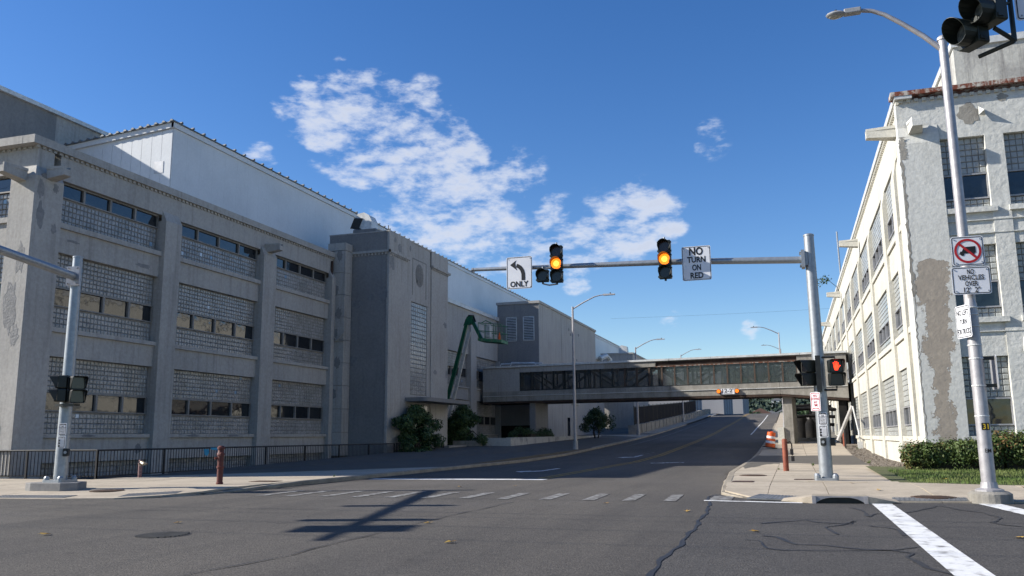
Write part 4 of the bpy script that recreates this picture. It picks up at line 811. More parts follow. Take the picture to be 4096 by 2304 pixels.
# blocks further up the street
G_ = thing('far_stair_block', 'low grey roof block with a fan beyond the louvred block', 'building', (-22, 115, 0))
m_ = MB(); m_.box(-24.2, -19.9, 114.7, 127, 0, 12.2); m_.build('wall', 'grey', G_); m_ = MB(); m_.box(-24.3, -19.8, 114.6, 127.1, 12.2, 12.4); m_.build('coping', 'grey', G_)
m_ = MB(); m_.prism([(-21.9, 12.4), (-21.9, 13.2), (-21.5, 13.5), (-20.8, 13.3), (-20.7, 12.4)], 115.2, 116.4, ax='y'); m_.build('fan_hood', 'flash', G_)
m_ = MB(); m_.tube([(-23.2, 109, 11.2), (-22.6, 110, 11.6), (-22.3, 111, 11.2), (-22.3, 111, 9)], .35, 8); m_.build('vent_pipe', 'flash', G_)
for nm, x0, x1, y0, y1, z1, lb in (('far_warehouse', -40, -16.5, 150, 172, 9.6, 'plain grey warehouse behind the screen fence'), ('far_warehouse', -40, -13.3, 185, 215, 14.2, 'tall pale grey warehouse standing past the curved fence'), ('far_warehouse', -40, -12.2, 240, 275, 14.8, 'grey warehouse corner nearest the wooded hill'), ('far_warehouse', -60, -24.5, 140, 150, 7.0, 'low cream warehouse under the footbridge span')):
    t = thing(nm, lb, 'building', (x1, y0, 0)); m_ = MB(); m_.box(x0, x1, y0, y1, -1, z1); m_.build('wall', 'cream' if z1 == 7 else 'fold', t); m_ = MB(); m_.box(x0-.1, x1+.1, y0-.1, y1+.1, z1, z1+.3); m_.build('coping', 'flash', t)
    for k in range(4):
        m_ = MB(); yy = y0+(y1-y0)*(k+.3)/4; m_.box(x1, x1+.12, yy, yy+.8, 0, z1-.4); m_.build('pilaster', 'fold', t)
# ================================================================== footbridge
P_ = thing('footbridge', 'enclosed grey footbridge with a long row of dark windows over the street', 'footbridge', (-9, 63, 0))
BA = R(-6); BO = Vector((-23.4, 64.5, 0)); BD = Vector((math.cos(BA), math.sin(BA), 0)); BN = Vector((-BD.y, BD.x, 0))
TB = lambda p: tuple(BO+BD*p[0]+BN*p[1]+Vector((0, 0, p[2])))       # s along, d depth (away from the camera), z
WB = 3.4
def bb(name, mat, s0, s1, d0, d1, z0, z1, par=P_):
    m_ = MB(TB); m_.box(s0, s1, d0, d1, z0, z1); return m_.build(name, mat, par)
for d0, d1 in ((0, .25), (WB-.25, WB)):
    for a, b in ((.1, 7.5), (7.52, 15.2), (15.22, 22.9)): bb('girder', 'conco', a, b, d0, d1, 4.02, 4.80)
    m_ = MB(TB); m_.prism([(22.92, 4.02), (27.3, 3.62), (27.3, 4.8), (22.92, 4.8)], d0, d1, ax='y'); m_.build('girder', 'conco', P_)
m_ = MB(TB); m_.box(.1, 27.3, -.06, .0, 4.42, 4.455); m_.build('ledge', 'flash', P_)
bb('soffit', 'rustd', .1, 22.9, .02, WB-.02, 3.86, 4.02); m_ = MB(TB); m_.prism([(22.92, 3.86), (27.3, 3.46), (27.3, 3.62), (22.92, 4.02)], .02, WB-.02, ax='y'); m_.build('soffit', 'rustd', P_)
bb('floor', 'conco', .1, 27.3, .25, WB-.25, 4.6, 4.7)
bb('end_panel', 'grey', .1, 3.3, 0, .2, 4.80, 6.62); bb('end_panel', 'conco', 24.12, 27.3, 0, .2, 4.80, 6.62)
m_ = MB(TB); m_.box(.75, 2.85, -.02, 0, 4.95, 4.99); m_.box(.75, 2.85, -.02, 0, 6.1, 6.14); m_.box(.75, .79, -.02, 0, 4.95, 6.14); m_.box(2.81, 2.85, -.02, 0, 4.95, 6.14); m_.build('panel_moulding', 'grey', P_)
bb('fascia', 'grey', 3.3, 10.3, -.02, .15, 6.25, 6.62); bb('fascia', 'conco', 10.31, 12.3, -.02, .15, 6.25, 6.62); bb('fascia', 'conco', 12.31, 14.2, -.02, .15, 6.25, 6.62)
bb('rusty_fascia', 'rustd', 14.21, 24.1, .06, .18, 6.25, 6.64); bb('rusty_flange', 'rust', 14.21, 24.1, -.02, .1, 6.22, 6.28)
bb('back_fascia', 'grey', .1, 27.3, WB-.15, WB, 6.25, 6.62)
for k in range(9): bb('roof_flashing', 'flash', .05+k*3.04, .05+(k+1)*3.04-.03, -.12, WB+.12, 6.66, 6.8)
bb('roof_deck', 'truss', .1, 27.3, 0, WB, 6.6, 6.66)
nW = 22; s0, s1 = 3.32, 24.1; wp = (s1-s0)/nW
for k in range(nW):
    bb('pane', 'paneb', s0+k*wp+.05, s0+(k+1)*wp-.05, .07, .085, 4.86, 6.22)
    bb('back_pane', 'paneb', s0+k*wp+.05, s0+(k+1)*wp-.05, WB-.09, WB-.075, 4.86, 6.22)
for k in range(nW+1):
    bb('mullion', 'brownm' if k > 8 else 'black', s0+k*wp-.05, s0+k*wp+.05, .02, .13, 4.80, 6.25); bb('back_mullion', 'brownm', s0+k*wp-.05, s0+k*wp+.05, WB-.13, WB-.02, 4.80, 6.25)
bb('window_rail', 'black', s0, s1, .0, .14, 4.80, 4.86)
for k in range(8):
    a = s0+k*2.6
    for d in (.55, WB-.55):
        m_ = MB(TB); c = a+1.3 if k % 2 else a
        e = a+2.6; z0, z1 = (4.75, 6.5) if k % 2 else (6.5, 4.75)
        m_.hexa([(a, d, z0-.1), (e, d, z1-.1), (e, d+.14, z1-.1), (a, d+.14, z0-.1), (a, d, z0+.1), (e, d, z1+.1), (e, d+.14, z1+.1), (a, d+.14, z0+.1)]); m_.box(a-.09, a+.09, d, d+.14, 4.7, 6.6); m_.build('truss_member', 'truss', P_)
m_ = MB(TB); zb = zr(62)
m_.hexa([(23.02, .35, zb-.3), (23.60, .35, zb-.3), (23.60, 2.9, zb-.3), (23.02, 2.9, zb-.3), (22.98, .35, 4.0), (23.60, .35, 4.0), (23.60, 2.9, 4.0), (22.98, 2.9, 4.0)]); m_.build('pier', 'conco', P_)
m_ = MB(TB); m_.box(22.55, 22.98, .2, .62, zb-.3, zb+1.25); m_.build('pier_guard', 'cream', P_)
m_ = MB(TB); m_.box(4.0, 4.48, .3, 3.0, 0, 3.86); m_.build('column', 'greyd', P_); m_ = MB(TB); m_.box(26.6, 27.1, .3, 3.0, 0, 3.5); m_.build('column', 'equip', P_)
m_ = MB(TB); m_.tube([(1.2, .9, 6.8), (1.3, .9, 7.05), (4.2, .9, 7.05), (4.4, .9, 6.82)], .06, 6); m_.tube([(2.2, .7, 6.8), (2.3, .7, 7.12), (5.0, .7, 6.95)], .05, 6); m_.build('roof_conduit', 'flash', P_)
# clearance sign with amber flashers
S_ = thing('clearance_sign', 'small height sign reading 12-2 on the footbridge girder', 'sign', TB((19.36, -.1, 4.29)))
Ts = FR(TB((19.37, -.1, 4.29)), -6)
plate(Ts, rrect(.92, .40, .02), -.03, .01).build('plate', 'signw', S_); text("12-2'", .36, Ts, (0, .06), .012, S_, width=.78, bold=.02); text('CLEARANCE', .07, Ts, (0, -.15), .012, S_, width=.6)
for e in (-1, 1):
    f_ = thing('flashing_beacon', 'lit amber flasher %s of the height sign on the footbridge' % ('on the lamp post side' if e < 0 else 'on the pier side'), 'beacon', TB((19.37+e*.64, -.1, 4.29)))
    Tf = FR(TB((19.37+e*.64, -.12, 4.31)), -6); m_ = MB(Tf); m_.prism([(.165*math.cos(2*math.pi*k/16), .165*math.sin(2*math.pi*k/16)) for k in range(16)], -.1, 0); m_.build('housing', 'dgreen', f_)
    m_ = MB(Tf); m_.prism([(.135*math.cos(2*math.pi*k/16), .135*math.sin(2*math.pi*k/16)) for k in range(16)], 0, .06); m_.build('lens', 'ambers', f_)

# ---- retaining wall and screened fence rising on the left
RW = thing('retaining_wall', 'ribbed concrete retaining wall climbing beside the rising road', 'wall', (-14.7, 85, 1))
yy = [85+3.1*i for i in range(28)]
for a, b in zip(yy, yy[1:]):
    m_ = MB(); za, zb = zr(a), zr(b); m_.hexa([(-15.0, a+.02, za-.6), (-14.6, a+.02, za-.6), (-14.6, b-.02, zb-.6), (-15.0, b-.02, zb-.6), (-15.0, a+.02, za+1.0), (-14.6, a+.02, za+1.0), (-14.6, b-.02, zb+1.0), (-15.0, b-.02, zb+1.0)]); m_.build('wall_panel', 'conco', RW)
    m_ = MB(); m_.box(-14.6, -14.52, a-.12, a+.12, za-.5, za+1.03); m_.build('rib', 'conco', RW)
m_ = MB(); m_.box(-15.3, -14.45, 84.3, 85, .6, 2.3); m_.build('end_block', 'conco', RW)
FN = thing('screen_fence', 'dark mesh screen fence on top of the retaining wall', 'fence', (-14.8, 85, 2))
M['mesh'] = pm('dark_screen_mesh', (.03, .032, .036), (.05, .05, .055), sc=30, rough=1, spec=0)
for a, b in zip(yy[:-8], yy[1:-8]):
    m_ = MB(); za, zb = zr(a)+1.05, zr(b)+1.05; m_.hexa([(-14.83, a+.05, za), (-14.8, a+.05, za), (-14.8, b-.05, zb), (-14.83, b-.05, zb), (-14.83, a+.05, za+1.7), (-14.8, a+.05, za+1.7), (-14.8, b-.05, zb+1.7), (-14.83, b-.05, zb+1.7)]); m_.build('mesh_panel', 'mesh', FN)
    m_ = MB(); m_.tube([(-14.8, a, za-.1), (-14.8, a, za+1.85)], .045, 6); m_.build('post', 'black', FN)
    m_ = MB(); m_.tube([(-14.8, a, za+1.75), (-14.8, b, zb+1.75)], .03, 5); m_.build('top_rail', 'black', FN)

# ---- black iron railing by the light well
def railing(name, label, x, y0, y1, zf, h=.86, gap=.135, post=2.6, ends=True):
    t = thing(name, label, 'railing', (x, y0, zf(y0)))
    m_ = MB(); m_.tube([(x, y0, zf(y0)+h), (x, y1, zf(y1)+h)], .028, 6); m_.build('top_rail', 'iron', t)
    m_ = MB(); m_.tube([(x, y0, zf(y0)+.09), (x, y1, zf(y1)+.09)], .018, 5); m_.build('bottom_rail', 'iron', t)
    n = int((y1-y0)/post)
    for k in range(n+1): m_ = MB(); yy_ = y0+(y1-y0)*k/n; m_.box(x-.028, x+.028, yy_-.028, yy_+.028, zf(yy_)-.12, zf(yy_)+h); m_.build('post', 'iron', t)
    me = None; k = 0; y = y0+gap
    while y < y1:
        if me is None:
            m_ = MB(); m_.cyl((x, y, zf(y)+.09), (x, y, zf(y)+h), .012, n=5); o = m_.build('baluster', 'iron', t); me = (o, y)
        else: dup(me[0], t, (0, y-me[1], zf(y)-zf(me[1])))
        y += gap
    return t
railing('iron_railing', 'black iron railing with thin balusters along the light well', -20.0, 21.1, 41.6, lambda y: .11)
railing('iron_railing', 'black iron railing in front of the tower shrubs', -19.95, 41.75, 48.2, lambda y: zr(y)+.12, gap=.11)
t = thing('iron_railing', 'black iron railing returning along the crossing side of the light well', 'railing', (-20, 21.1, .1))
m_ = MB(); m_.tube([(-20, 21.1, .97), (-34, 21.0, .97)], .028, 6); m_.tube([(-20, 21.1, .2), (-34, 21.0, .2)], .018, 5); m_.build('rails', 'iron', t)
b0 = None
for k in range(100):
    x = -20.14-.14*k
    if b0 is None: m_ = MB(); m_.cyl((x, 21.08, .18), (x, 21.08, .97), .012, n=5); b0 = m_.build('baluster', 'iron', t)
    else: dup(b0, t, (-.14*k, -.0007*k, 0))
for k in range(6): m_ = MB(); x = -20-2.7*k; m_.box(x-.028, x+.028, 21.06, 21.12, 0, .97); m_.build('post', 'iron', t)
m_ = MB(); m_.box(-20.05, -19.85, 21.1, 41.8, -.9, .10); m_.box(-34, -20.05, 20.95, 21.15, -.9, .1); m_.build('light_well_kerb', 'conco', kind='structure')
m_ = MB(); m_.add([(-19.98, 26.05, .93), (-19.98, 26.3, .93), (-19.97, 26.32, .8), (-19.97, 26.22, .68), (-19.97, 26.08, .74)], [(0, 1, 2, 3, 4)]); m_.add([(-19.95, 26.35, .98), (-19.93, 26.85, .97), (-19.93, 26.9, .87), (-19.95, 26.4, .90)], [(0, 1, 2, 3)])
o = m_.build('hanging_cloth', 'blue', loc=(-19.97, 26.2, .7)); sd = o.modifiers.new('thick', 'SOLIDIFY'); sd.thickness = .02; tag(o, 'scrap of blue cloth caught on the black railing', 'cloth')
# steps to the entrance and low walls
st = thing('entrance_steps', 'worn concrete entrance steps with a short white cheek wall', 'steps', (-20, 50.5, 0))
for k in range(4):
    m_ = MB(); m_.box(-20.6-.02, -19.0-.32*k+.35, 48.3, 51.3, .1+.17*k, .1+.17*(k+1)); m_.build('step', 'conco', st)
m_ = MB(); m_.box(-20.6, -18.7, 51.32, 51.62, .0, 1.05); m_.build('cheek_wall', 'conco', st)
PW = thing('planter_wall', 'low whitewashed planter wall with patchy grey stains beside the walk', 'wall', (-17.2, 52.2, .3))
M['wwash'] = pm('stained_whitewash', (.42, .41, .38), (.22, .22, .22), sc=1.4, lo=.5, hi=.66, bump=.4, bsc=14)
m_ = MB(); m_.hexa([(-17.3, 52.2, 0), (-17.0, 52.2, 0), (-17.0, 79.5, .8), (-17.3, 79.5, .8), (-17.3, 52.2, 1.22), (-17.0, 52.2, 1.22), (-17.0, 79.5, 1.33), (-17.3, 79.5, 1.33)]); m_.build('long_wall', 'wwash', PW)
m_ = MB(); m_.box(-19.7, -17.302, 52.2, 52.5, 0, 1.2); m_.build('return_wall', 'wwash', PW)
m_ = MB(); m_.flat([(-19.6, 52.5), (-17.3, 52.5), (-17.3, 79), (-19.8, 79), (-19.6, 58)], 1.08); m_.build('planter_bed', 'soil', kind='structure')

# ================================================================== foliage
def leafcloud(pts, mat, name, parent, n, size, seed, flat=.5, loc=None):
    """many leaf faces spread through lumps given as (x, y, z, r)"""
    rr = random.Random(seed); vs = []; fs = []; tot = sum(p[3]**2 for p in pts)
    for (x, y, z, r) in pts:
        for _ in range(int(n*r*r/tot)):
            d = Vector((rr.gauss(0, 1), rr.gauss(0, 1), rr.gauss(0, 1))).normalized()*r*(rr.random()**.32)
            p = Vector((x, y, z))+Vector((d.x, d.y, d.z*.85)); s = size*rr.uniform(.6, 1.4)
            nrm = (d.normalized()+Vector((rr.gauss(0, .6), rr.gauss(0, .6), rr.gauss(.3, .6)))).normalized()
            a = nrm.orthogonal().normalized(); b = nrm.cross(a); q = rr.uniform(0, 6.28); a, b = a*math.cos(q)+b*math.sin(q), b*math.cos(q)-a*math.sin(q)
            k = len(vs); vs += [tuple(p-a*s*.5), tuple(p+b*s*flat*.5), tuple(p+a*s*.5+nrm*s*.1), tuple(p-b*s*flat*.5)]; fs.append((k, k+1, k+2, k+3))
    m_ = MB(); m_.v = vs; m_.f = fs; o0 = WL[parent.name]
    me = bpy.data.meshes.new(name); me.from_pydata([(v[0]-o0[0], v[1]-o0[1], v[2]-o0[2]) for v in vs], [], fs); me.materials.append(M[mat])
    o = bpy.data.objects.new(name, me); col.objects.link(o); o.parent = parent; WL[o.name] = o0; return o
def shrub(name, label, x, y, z0, rx_, ry_, h, seed, n=5200, base=.25):
    t = thing(name, label, 'shrub', (x, y, z0)); rr = random.Random(seed); lumps = []
    for k in range(58):
        a = rr.uniform(0, 6.28); q = math.sqrt(rr.random())*rr.uniform(.8, 1.18); v_ = rr.random()
        prof = math.sin(math.pi*min(1, .25+.75*v_)**.9) if v_ > .3 else .9
        lumps.append((x+rx_*q*prof*math.cos(a), y+ry_*q*prof*math.sin(a), z0+h*(base+(1-base)*v_*.9), rr.uniform(.17, .42)*h/2.4))
    m_ = MB()
    for k in range(7):
        a = rr.uniform(0, 6.28); e = lumps[k*3]; m_.tube([(x+.1*math.cos(a), y+.1*math.sin(a), z0-.05), (x+.3*math.cos(a), y+.3*math.sin(a), z0+h*.25), ((x+e[0])/2, (y+e[1])/2, z0+h*.45), (e[0], e[1], e[2])], [.05, .04, .03, .012], 6)
    m_.build('stems', 'bark', t); leafcloud(lumps, 'leaf', 'crown', t, int(n*.85), .17, seed+1); leafcloud([(a, b, c+.06, r*1.1) for a, b, c, r in lumps[::2]], 'leaf2', 'young_leaves', t, int(n*.16), .14, seed+7); return t
shrub('shrub', 'broad dark rhododendron shrub under the tower canopy', -19.9, 44.2, .1, 1.15, 3.5, 3.0, 11, 12000, .08)
shrub('shrub', 'dark rounded shrub between the entrance steps and the planter', -20.1, 51.9, .3, 1.65, 1.1, 3.05, 23, 9000, .2)
shrub('shrub', 'open branched shrub by the lamp post and rising wall', -15.9, 72.5, .9, 1.45, 1.6, 2.75, 37, 4200, .32)
def hedge(name, label, lumps, mat, n, size, seed, loc, core):
    t = thing(name, label, 'hedge', loc); m_ = MB(); m_.box(*core); m_.build('twig_core', 'yewcore' , t); leafcloud(lumps, mat, 'foliage', t, n, size, seed)
    if mat == 'yew': leafcloud(lumps[::7], 'yewb', 'browned_tips', t, n//9, size, seed+3); leafcloud([(a, b, c+.1, r*1.05) for a, b, c, r in lumps[::3]], 'leaf2', 'new_shoots', t, n//10, size*.8, seed+5)
    return t
rr = random.Random(5)
lm = [(rr.uniform(-19.6, -17.8), 62.5+rr.uniform(-3.0, 4.2), 1.45+rr.uniform(-.2, .2), rr.uniform(.35, .5)) for _ in range(16)]
hedge('low_hedge', 'low dark clipped shrub mound above the planter wall', lm, 'leaf', 3500, .14, 6, (-18.6, 62.5, 1), (-19.3, -18, 60, 66, 1.05, 1.45))
def yewlumps(x0, x1, y0, y1, zt, k, seed):
    rr = random.Random(seed); out = []
    for _ in range(k):
        x = rr.uniform(x0, x1); y = rr.uniform(y0, y1); out.append((x, y, rr.uniform(.38, zt(x)-.24), rr.uniform(.26, .38)))
    for _ in range(int(k*.7)):
        x = rr.uniform(x0, x1); y = rr.uniform(y0, y1); out.append((x, y, zt(x)-.27+rr.uniform(-.09, .07), rr.uniform(.2, .36)))
    return out
zt1 = lambda x: .90+.13*(x-2.9)*.6 if x < 5.2 else 1.12
hedge('yew_hedge', 'clipped green yew hedge with browned tips along the pale front wall', yewlumps(3.25, 5.6, 27.9, 29.0, zt1, 95, 1), 'yew', 30000, .085, 8, (4.4, 28.4, .2), (3.25, 5.7, 28.0, 29.1, .12, .62))
hedge('yew_hedge', 'taller yew hedge block running past the lamp post to the next window', yewlumps(5.75, 12, 28.0, 29.2, lambda x: 1.26, 170, 2), 'yew', 34000, .09, 9, (8.8, 28.4, .2), (5.8, 12, 28.1, 29.2, .12, .9))

# ================================================================== right factory
Q = thing('pale_factory_building', 'cream painted three storey factory with peeling corner and glass block windows', 'building', (8, 30, 0))
XR, YR = 4.0, 30.0; ZR = 12.58
HD = [(3.62, 1.15), (7.2, 4.85), (10.83, 8.42)]
m_ = MB(); m_.box(XR+.45, 30, YR+.5, 150, -1, 12.2); m_.build('core_wall', 'cream', Q)
# street face bays
bays = [(31.35, 32.1), (33.1, 36.2)]+[(37.2+6.67*k, 42.95+6.67*k) for k in range(16)]
XW = XR+.2
for k, (a, b) in enumerate(bays):
    npn = 1 if b-a < 1 else (2 if b-a < 4 else 4)
    for hd, sl in HD:
        zw0 = sl+.42; zw1 = zw0+.64
        if a < 62:
            panel(Q, '-x', XW, a, b, zw1+.04, hd, mat='blockc', pitch=.19); panel(Q, '-x', XW, a, b, sl, zw0-.04, mat='blockc', pitch=.19)
        else:
            m_ = MB(); m_.box(XW, XW+.1, a, b, sl, hd); m_.build('glass_block_panel', 'blockc', Q)
        ribbon(Q, '-x', XW-.02, a, b, zw0-.03, zw1+.03, npn, fm='framel', t=.04)
        m_ = MB(); m_.box(XR+.03, XR+.4, a-.02, b+.02, sl-.2, sl); m_.build('sill', 'cream', Q)
    for z0, z1 in ((-.5, HD[0][1]-.2), (HD[0][0], HD[1][1]-.2), (HD[1][0], HD[2][1]-.2)):
        m_ = MB(); m_.box(XR+.1, XR+.42, a, b, z0, z1); m_.build('spandrel', 'cream', Q)
edges = [30.3]+[e for p in bays for e in p]+[150]
for a, b in zip(edges[0::2], edges[1::2]):
    m_ = MB(); m_.box(XR, XR+.46, a, b, -.5, 10.3)
    m_.hexa([(XR, a, 10.3), (XR+.46, a, 10.3), (XR+.46, b, 10.3), (XR, b, 10.3), (XR+.098, a, 10.825), (XR+.46, a, 10.825), (XR+.46, b, 10.825), (XR+.098, b, 10.825)]); m_.build('pier', 'cream', Q)
m_ = MB(); m_.box(XR+.1, XR+.46, 30.3, 150, 10.832, ZR-.3); m_.build('frieze', 'cream', Q)
m_ = MB(); m_.box(XR-.04, XR+.5, 29.86, 150, ZR-.26, ZR-.02); m_.build('coping', 'flash', Q)
dn = MB()
for k in range(260): dn.box(XR+.01, XR+.1, 30+k*.24, 30.12+k*.24, ZR-.4, ZR-.26)
for k in range(70): dn.box(XR+.1+k*.24, XR+.22+k*.24, YR-.03, YR+.06, ZR-.36, ZR-.26)
dn.build('dentil_course', 'cream', Q, kind='stuff')
for k in range(8):
    m_ = MB(); m_.box(XR-.15+k*2.6, XR-.15+(k+1)*2.6-.01, 29.84, 30.4, ZR-.15, ZR); m_.build('rusty_coping', 'rustcap', Q)
# front face
m_ = MB(); m_.box(XR, 25, YR+.06, YR+.5, 10.83, ZR-.26); m_.build('front_frieze', 'creamf', Q)
m_ = MB(); m_.box(XR-.02, 5.22, YR-.08, YR+.4, -.5, 10.75); m_.hexa([(XR-.02, YR-.08, 10.75), (5.22, YR-.08, 10.75), (5.22, YR+.4, 10.75), (XR-.02, YR+.4, 10.75), (XR-.002, YR+.05, 11.35), (5.2, YR+.05, 11.35), (5.2, YR+.4, 11.35), (XR-.002, YR+.4, 11.35)]); m_.build('corner_pier', 'creamp', Q)
fw_ = [(5.24, 6.56), (7.1, 8.45), (9.0, 10.35), (10.9, 12.2)]
for a, b in fw_:
    for hd, sl in HD:
        zw0 = sl+.36; zw1 = zw0+.78
        near = a < 7.5
        panel(Q, '-y', YR+.26, a, b, zw1+.05, hd, sep=near, mat='blockc', pitch=.19); panel(Q, '-y', YR+.26, a, b, sl, zw0-.05, sep=False, mat='blockc', pitch=.19)
        ribbon(Q, '-y', YR+.22, a, b, zw0-.04, zw1+.04, 1, fm='framel')
        m_ = MB(); m_.box(a-.06, b+.14, YR-.07, YR+.3, sl-.17, sl); m_.build('sill', 'creamf', Q)
    for z0, z1 in ((-.5, HD[0][1]-.17), (HD[0][0], HD[1][1]-.17), (HD[1][0], HD[2][1]-.17)):
        m_ = MB(); m_.box(a, b, YR+.06, YR+.4, z0, z1); m_.build('front_spandrel', 'creamf', Q)
for a, b in zip([p[1] for p in fw_], [p[0] for p in fw_[1:]]+[25]):
    m_ = MB(); m_.box(a, b, YR+.02, YR+.4, -.5, 10.83); m_.build('front_pier', 'creamf', Q)
for z in (7.98, 7.55, 4.38):
    m_ = MB(); m_.box(5.24, 14, YR+.0, YR+.06, z, z+.03); m_.build('string_course', 'creamf', Q)
def chip(a, z, ra, rz, seed, mat='conco'):
    return splat(Q, 'y', YR+.052, a, z, ra, rz, mat, seed)
chip(6.2, 11.6, .38, .42, 201); chip(7.2, 12.05, .2, .14, 202); chip(8.6, 7.7, .7, .18, 203); chip(6.9, 4.62, .25, .12, 204)
for i, (x, z, s_) in enumerate(((6.55, 11.65, .17), (7.15, 4.0, .3))):
    m_ = MB(); m_.add([(x-s_*.4, YR+.05, z+s_), (x+s_*.3, YR-.18, z-s_*.2), (x+s_*.7, YR+.05, z-s_*.9), (x-s_*.6, YR-.05, z-s_*.9)], [(0, 1, 3), (1, 2, 3), (0, 3, 2), (0, 2, 1)]); m_.build('loose_stucco', 'creamf', Q)
for k in range(5): spout(Q, (XR+.02, 30.75+18.1*k, 11.45), (-1, 0, 0), .95, 'cream')
spout(Q, (4.52, YR-.02, 11.3), (0, -1, 0), .6, 'creamf')
# cracked arris and broken piers
rr = random.Random(4)
def crack(x0, y0, z0, z1, wd, ax):
    m_ = MB(); n = 44; L_v = []; 
    for k in range(n+1):
        z = z0+(z1-z0)*k/n; c = rr.uniform(-.035, .035); w_ = wd*rr.uniform(.25, 1.1)
        L_v.append(((c-w_, z), (c+w_, z)))
    vs = []
    for (a, z), (b, _) in L_v: vs += [(x0+a, y0, z), (x0+b, y0, z)] if ax == 'y' else [(x0, y0+a, z), (x0, y0+b, z)]
    m_.add(vs, [(2*i, 2*i+1, 2*i+3, 2*i+2) for i in range(n)]); return m_.build('broken_arris', 'conco', Q)
crack(XR+.03, YR-.084, 10.9, 5.6, .06, 'y'); crack(XR+.1, YR-.085, 11.0, 10.2, .13, 'y'); crack(XR+.02, YR-.083, 5.6, .8, .022, 'y')
for yb in (43.55, 50.2, 56.9): crack(XR-.004, yb, 4.4, 1.0, .07, 'x'); crack(XR-.004, yb, 10.0, 7.2, .06, 'x')
PH = thing('pale_penthouse', 'stained cream penthouse above the rusty roof edge of the pale factory', 'building', (9, 33, 12))
M['stain'] = pm('stained_cream', (.46, .45, .41), (.32, .31, .29), sc=1.2, streak=((.20, .19, .18), .48, .66, .8), bump=.5, bsc=6)
m_ = MB(); m_.box(6.5, 24, 33, 60, 12, 15.2); m_.build('wall', 'stain', PH); m_ = MB(); m_.box(6.42, 24.1, 32.92, 60.1, 15.2, 15.45); m_.build('coping', 'flash', PH)
m_ = MB(); m_.tube([(4.15, 66.8, 12.3), (4.1, 66.8, 16.2)], .06, 8); tag(m_.build('roof_stack', 'galv', loc=(4.1, 66.8, 12.3)), 'thin steel stack pipe rising at the cream parapet', 'pipe')
t = thing('roof_sapling', 'small leafy sapling sprouting from the cream parapet', 'plant', (3.9, 69, 12.4)); m_ = MB(); m_.tube([(4.0, 69, 12.3), (3.4, 69, 12.9), (2.8, 69, 13.1)], .02, 5); m_.build('stem', 'bark', t); leafcloud([(3.2, 69, 13, .45), (2.7, 69, 12.8, .4)], 'leaf', 'foliage', t, 130, .16, 3)
# ================================================================== signals and poles
def circ(r, n=18, cx_=0, cy_=0): return [(cx_+r*math.cos(2*math.pi*k/n), cy_+r*math.sin(2*math.pi*k/n)) for k in range(n)]
def signal(label, o, yaw, n=3, lit=None, sec=.352, wd=.34, group=None, pitch=0, lens=('lensr', 'lensk', 'lensk'), full=False, vis=.26, cap=True):
    """o = top centre of the housing; sections stacked downwards"""
    t = thing('traffic_signal', label, 'traffic light', (o[0], o[1], o[2]-n*sec), group); T = FR(o, yaw, 0, pitch)
    for k in range(n):
        vc = -sec*(k+.5)
        m_ = MB(T); m_.prism([(a, vc+b) for a, b in rrect(wd, sec-.012, .02, 2)], -.13, .04); hs = m_.build('housing', 'dgreen', t, bevel=.008)
        m_ = MB(T); m_.prism(circ(.148, 20, 0, vc), .038, .055); m_.build('lens', 'amber' if lit == k else lens[k], hs)
        if lit == k: m_ = MB(T); m_.prism(circ(.082, 16, 0, vc), .054, .058); m_.build('lens_core', 'amberc', hs)
        m_ = MB(T); r = .162; N_ = 20; a0, a1 = (-90, 270) if full else (-38, 218)
        angs = [R(a0+(a1-a0)*i/N_) for i in range(N_+1)]
        vs = []
        for a in angs:
            q = vis*(.55+.45*max(0, (math.sin(a)+.62)/1.62)) 
            vs += [(r*math.cos(a), vc+r*math.sin(a), .04), (r*math.cos(a), vc+r*math.sin(a), .04+q), (r*.96*math.cos(a), vc+r*.96*math.sin(a), .04), (r*.96*math.cos(a), vc+r*.96*math.sin(a), .04+q)]
        fs = []
        for i in range(N_):
            b = 4*i; fs += [(b, b+4, b+5, b+1), (b+2, b+3, b+7, b+6), (b+1, b+5, b+7, b+3)]
        m_.add(vs, fs); m_.build('visor', 'dgreen', hs)
        m_ = MB(T)
        for e in (-1, 1): m_.box(e*wd/2-.018, e*wd/2+.018, vc+.1, vc+.14, -.05, .03); m_.box(e*wd/2-.018, e*wd/2+.018, vc-.14, vc-.1, -.05, .03)
        m_.build('latch', 'dgreen', hs)
    if cap:
        m_ = MB(T); m_.cyl((0, 0, -.05), (0, .09, -.05), .028, n=8); m_.build('top_nipple', 'galv', t); m_ = MB(T); m_.cyl((0, -n*sec, -.05), (0, -n*sec-.05, -.05), .03, n=8); m_.build('bottom_nipple', 'black', t)
    return t
def sign(name, label, o, yaw, w_, h, tilt=0, border=True, back='signb', mat='signw', bc='signk', pitch=0):
    t = thing(name, label, 'sign', o); T = FR(o, yaw, tilt, pitch)
    plate(T, rrect(w_, h, .045*min(1, w_/.5)), -.006, 0).build('plate', mat, t); plate(T, rrect(w_-.004, h-.004, .045*min(1, w_/.5)), -.010, -.0065).build('back', back, t)
    if border:
        a, b = rrect(w_-.03, h-.03, .04*min(1, w_/.5), 4), rrect(w_-.056, h-.056, .03*min(1, w_/.5), 4); m_ = MB(T); n = len(a)
        m_.add([(*p, .003) for p in a]+[(*p, .003) for p in b], [(i, (i+1) % n, n+(i+1) % n, n+i) for i in range(n)]); m_.build('border', bc, t)
    m_ = MB(T)
    for e in (-1, 1):
        for f in (-1, 1): m_.prism(circ(.012, 6, e*(w_/2-.06), f*(h/2-.06)), .001, .009)
    if w_ > .4: m_.build('bolt', 'galv', t)
    return t, T
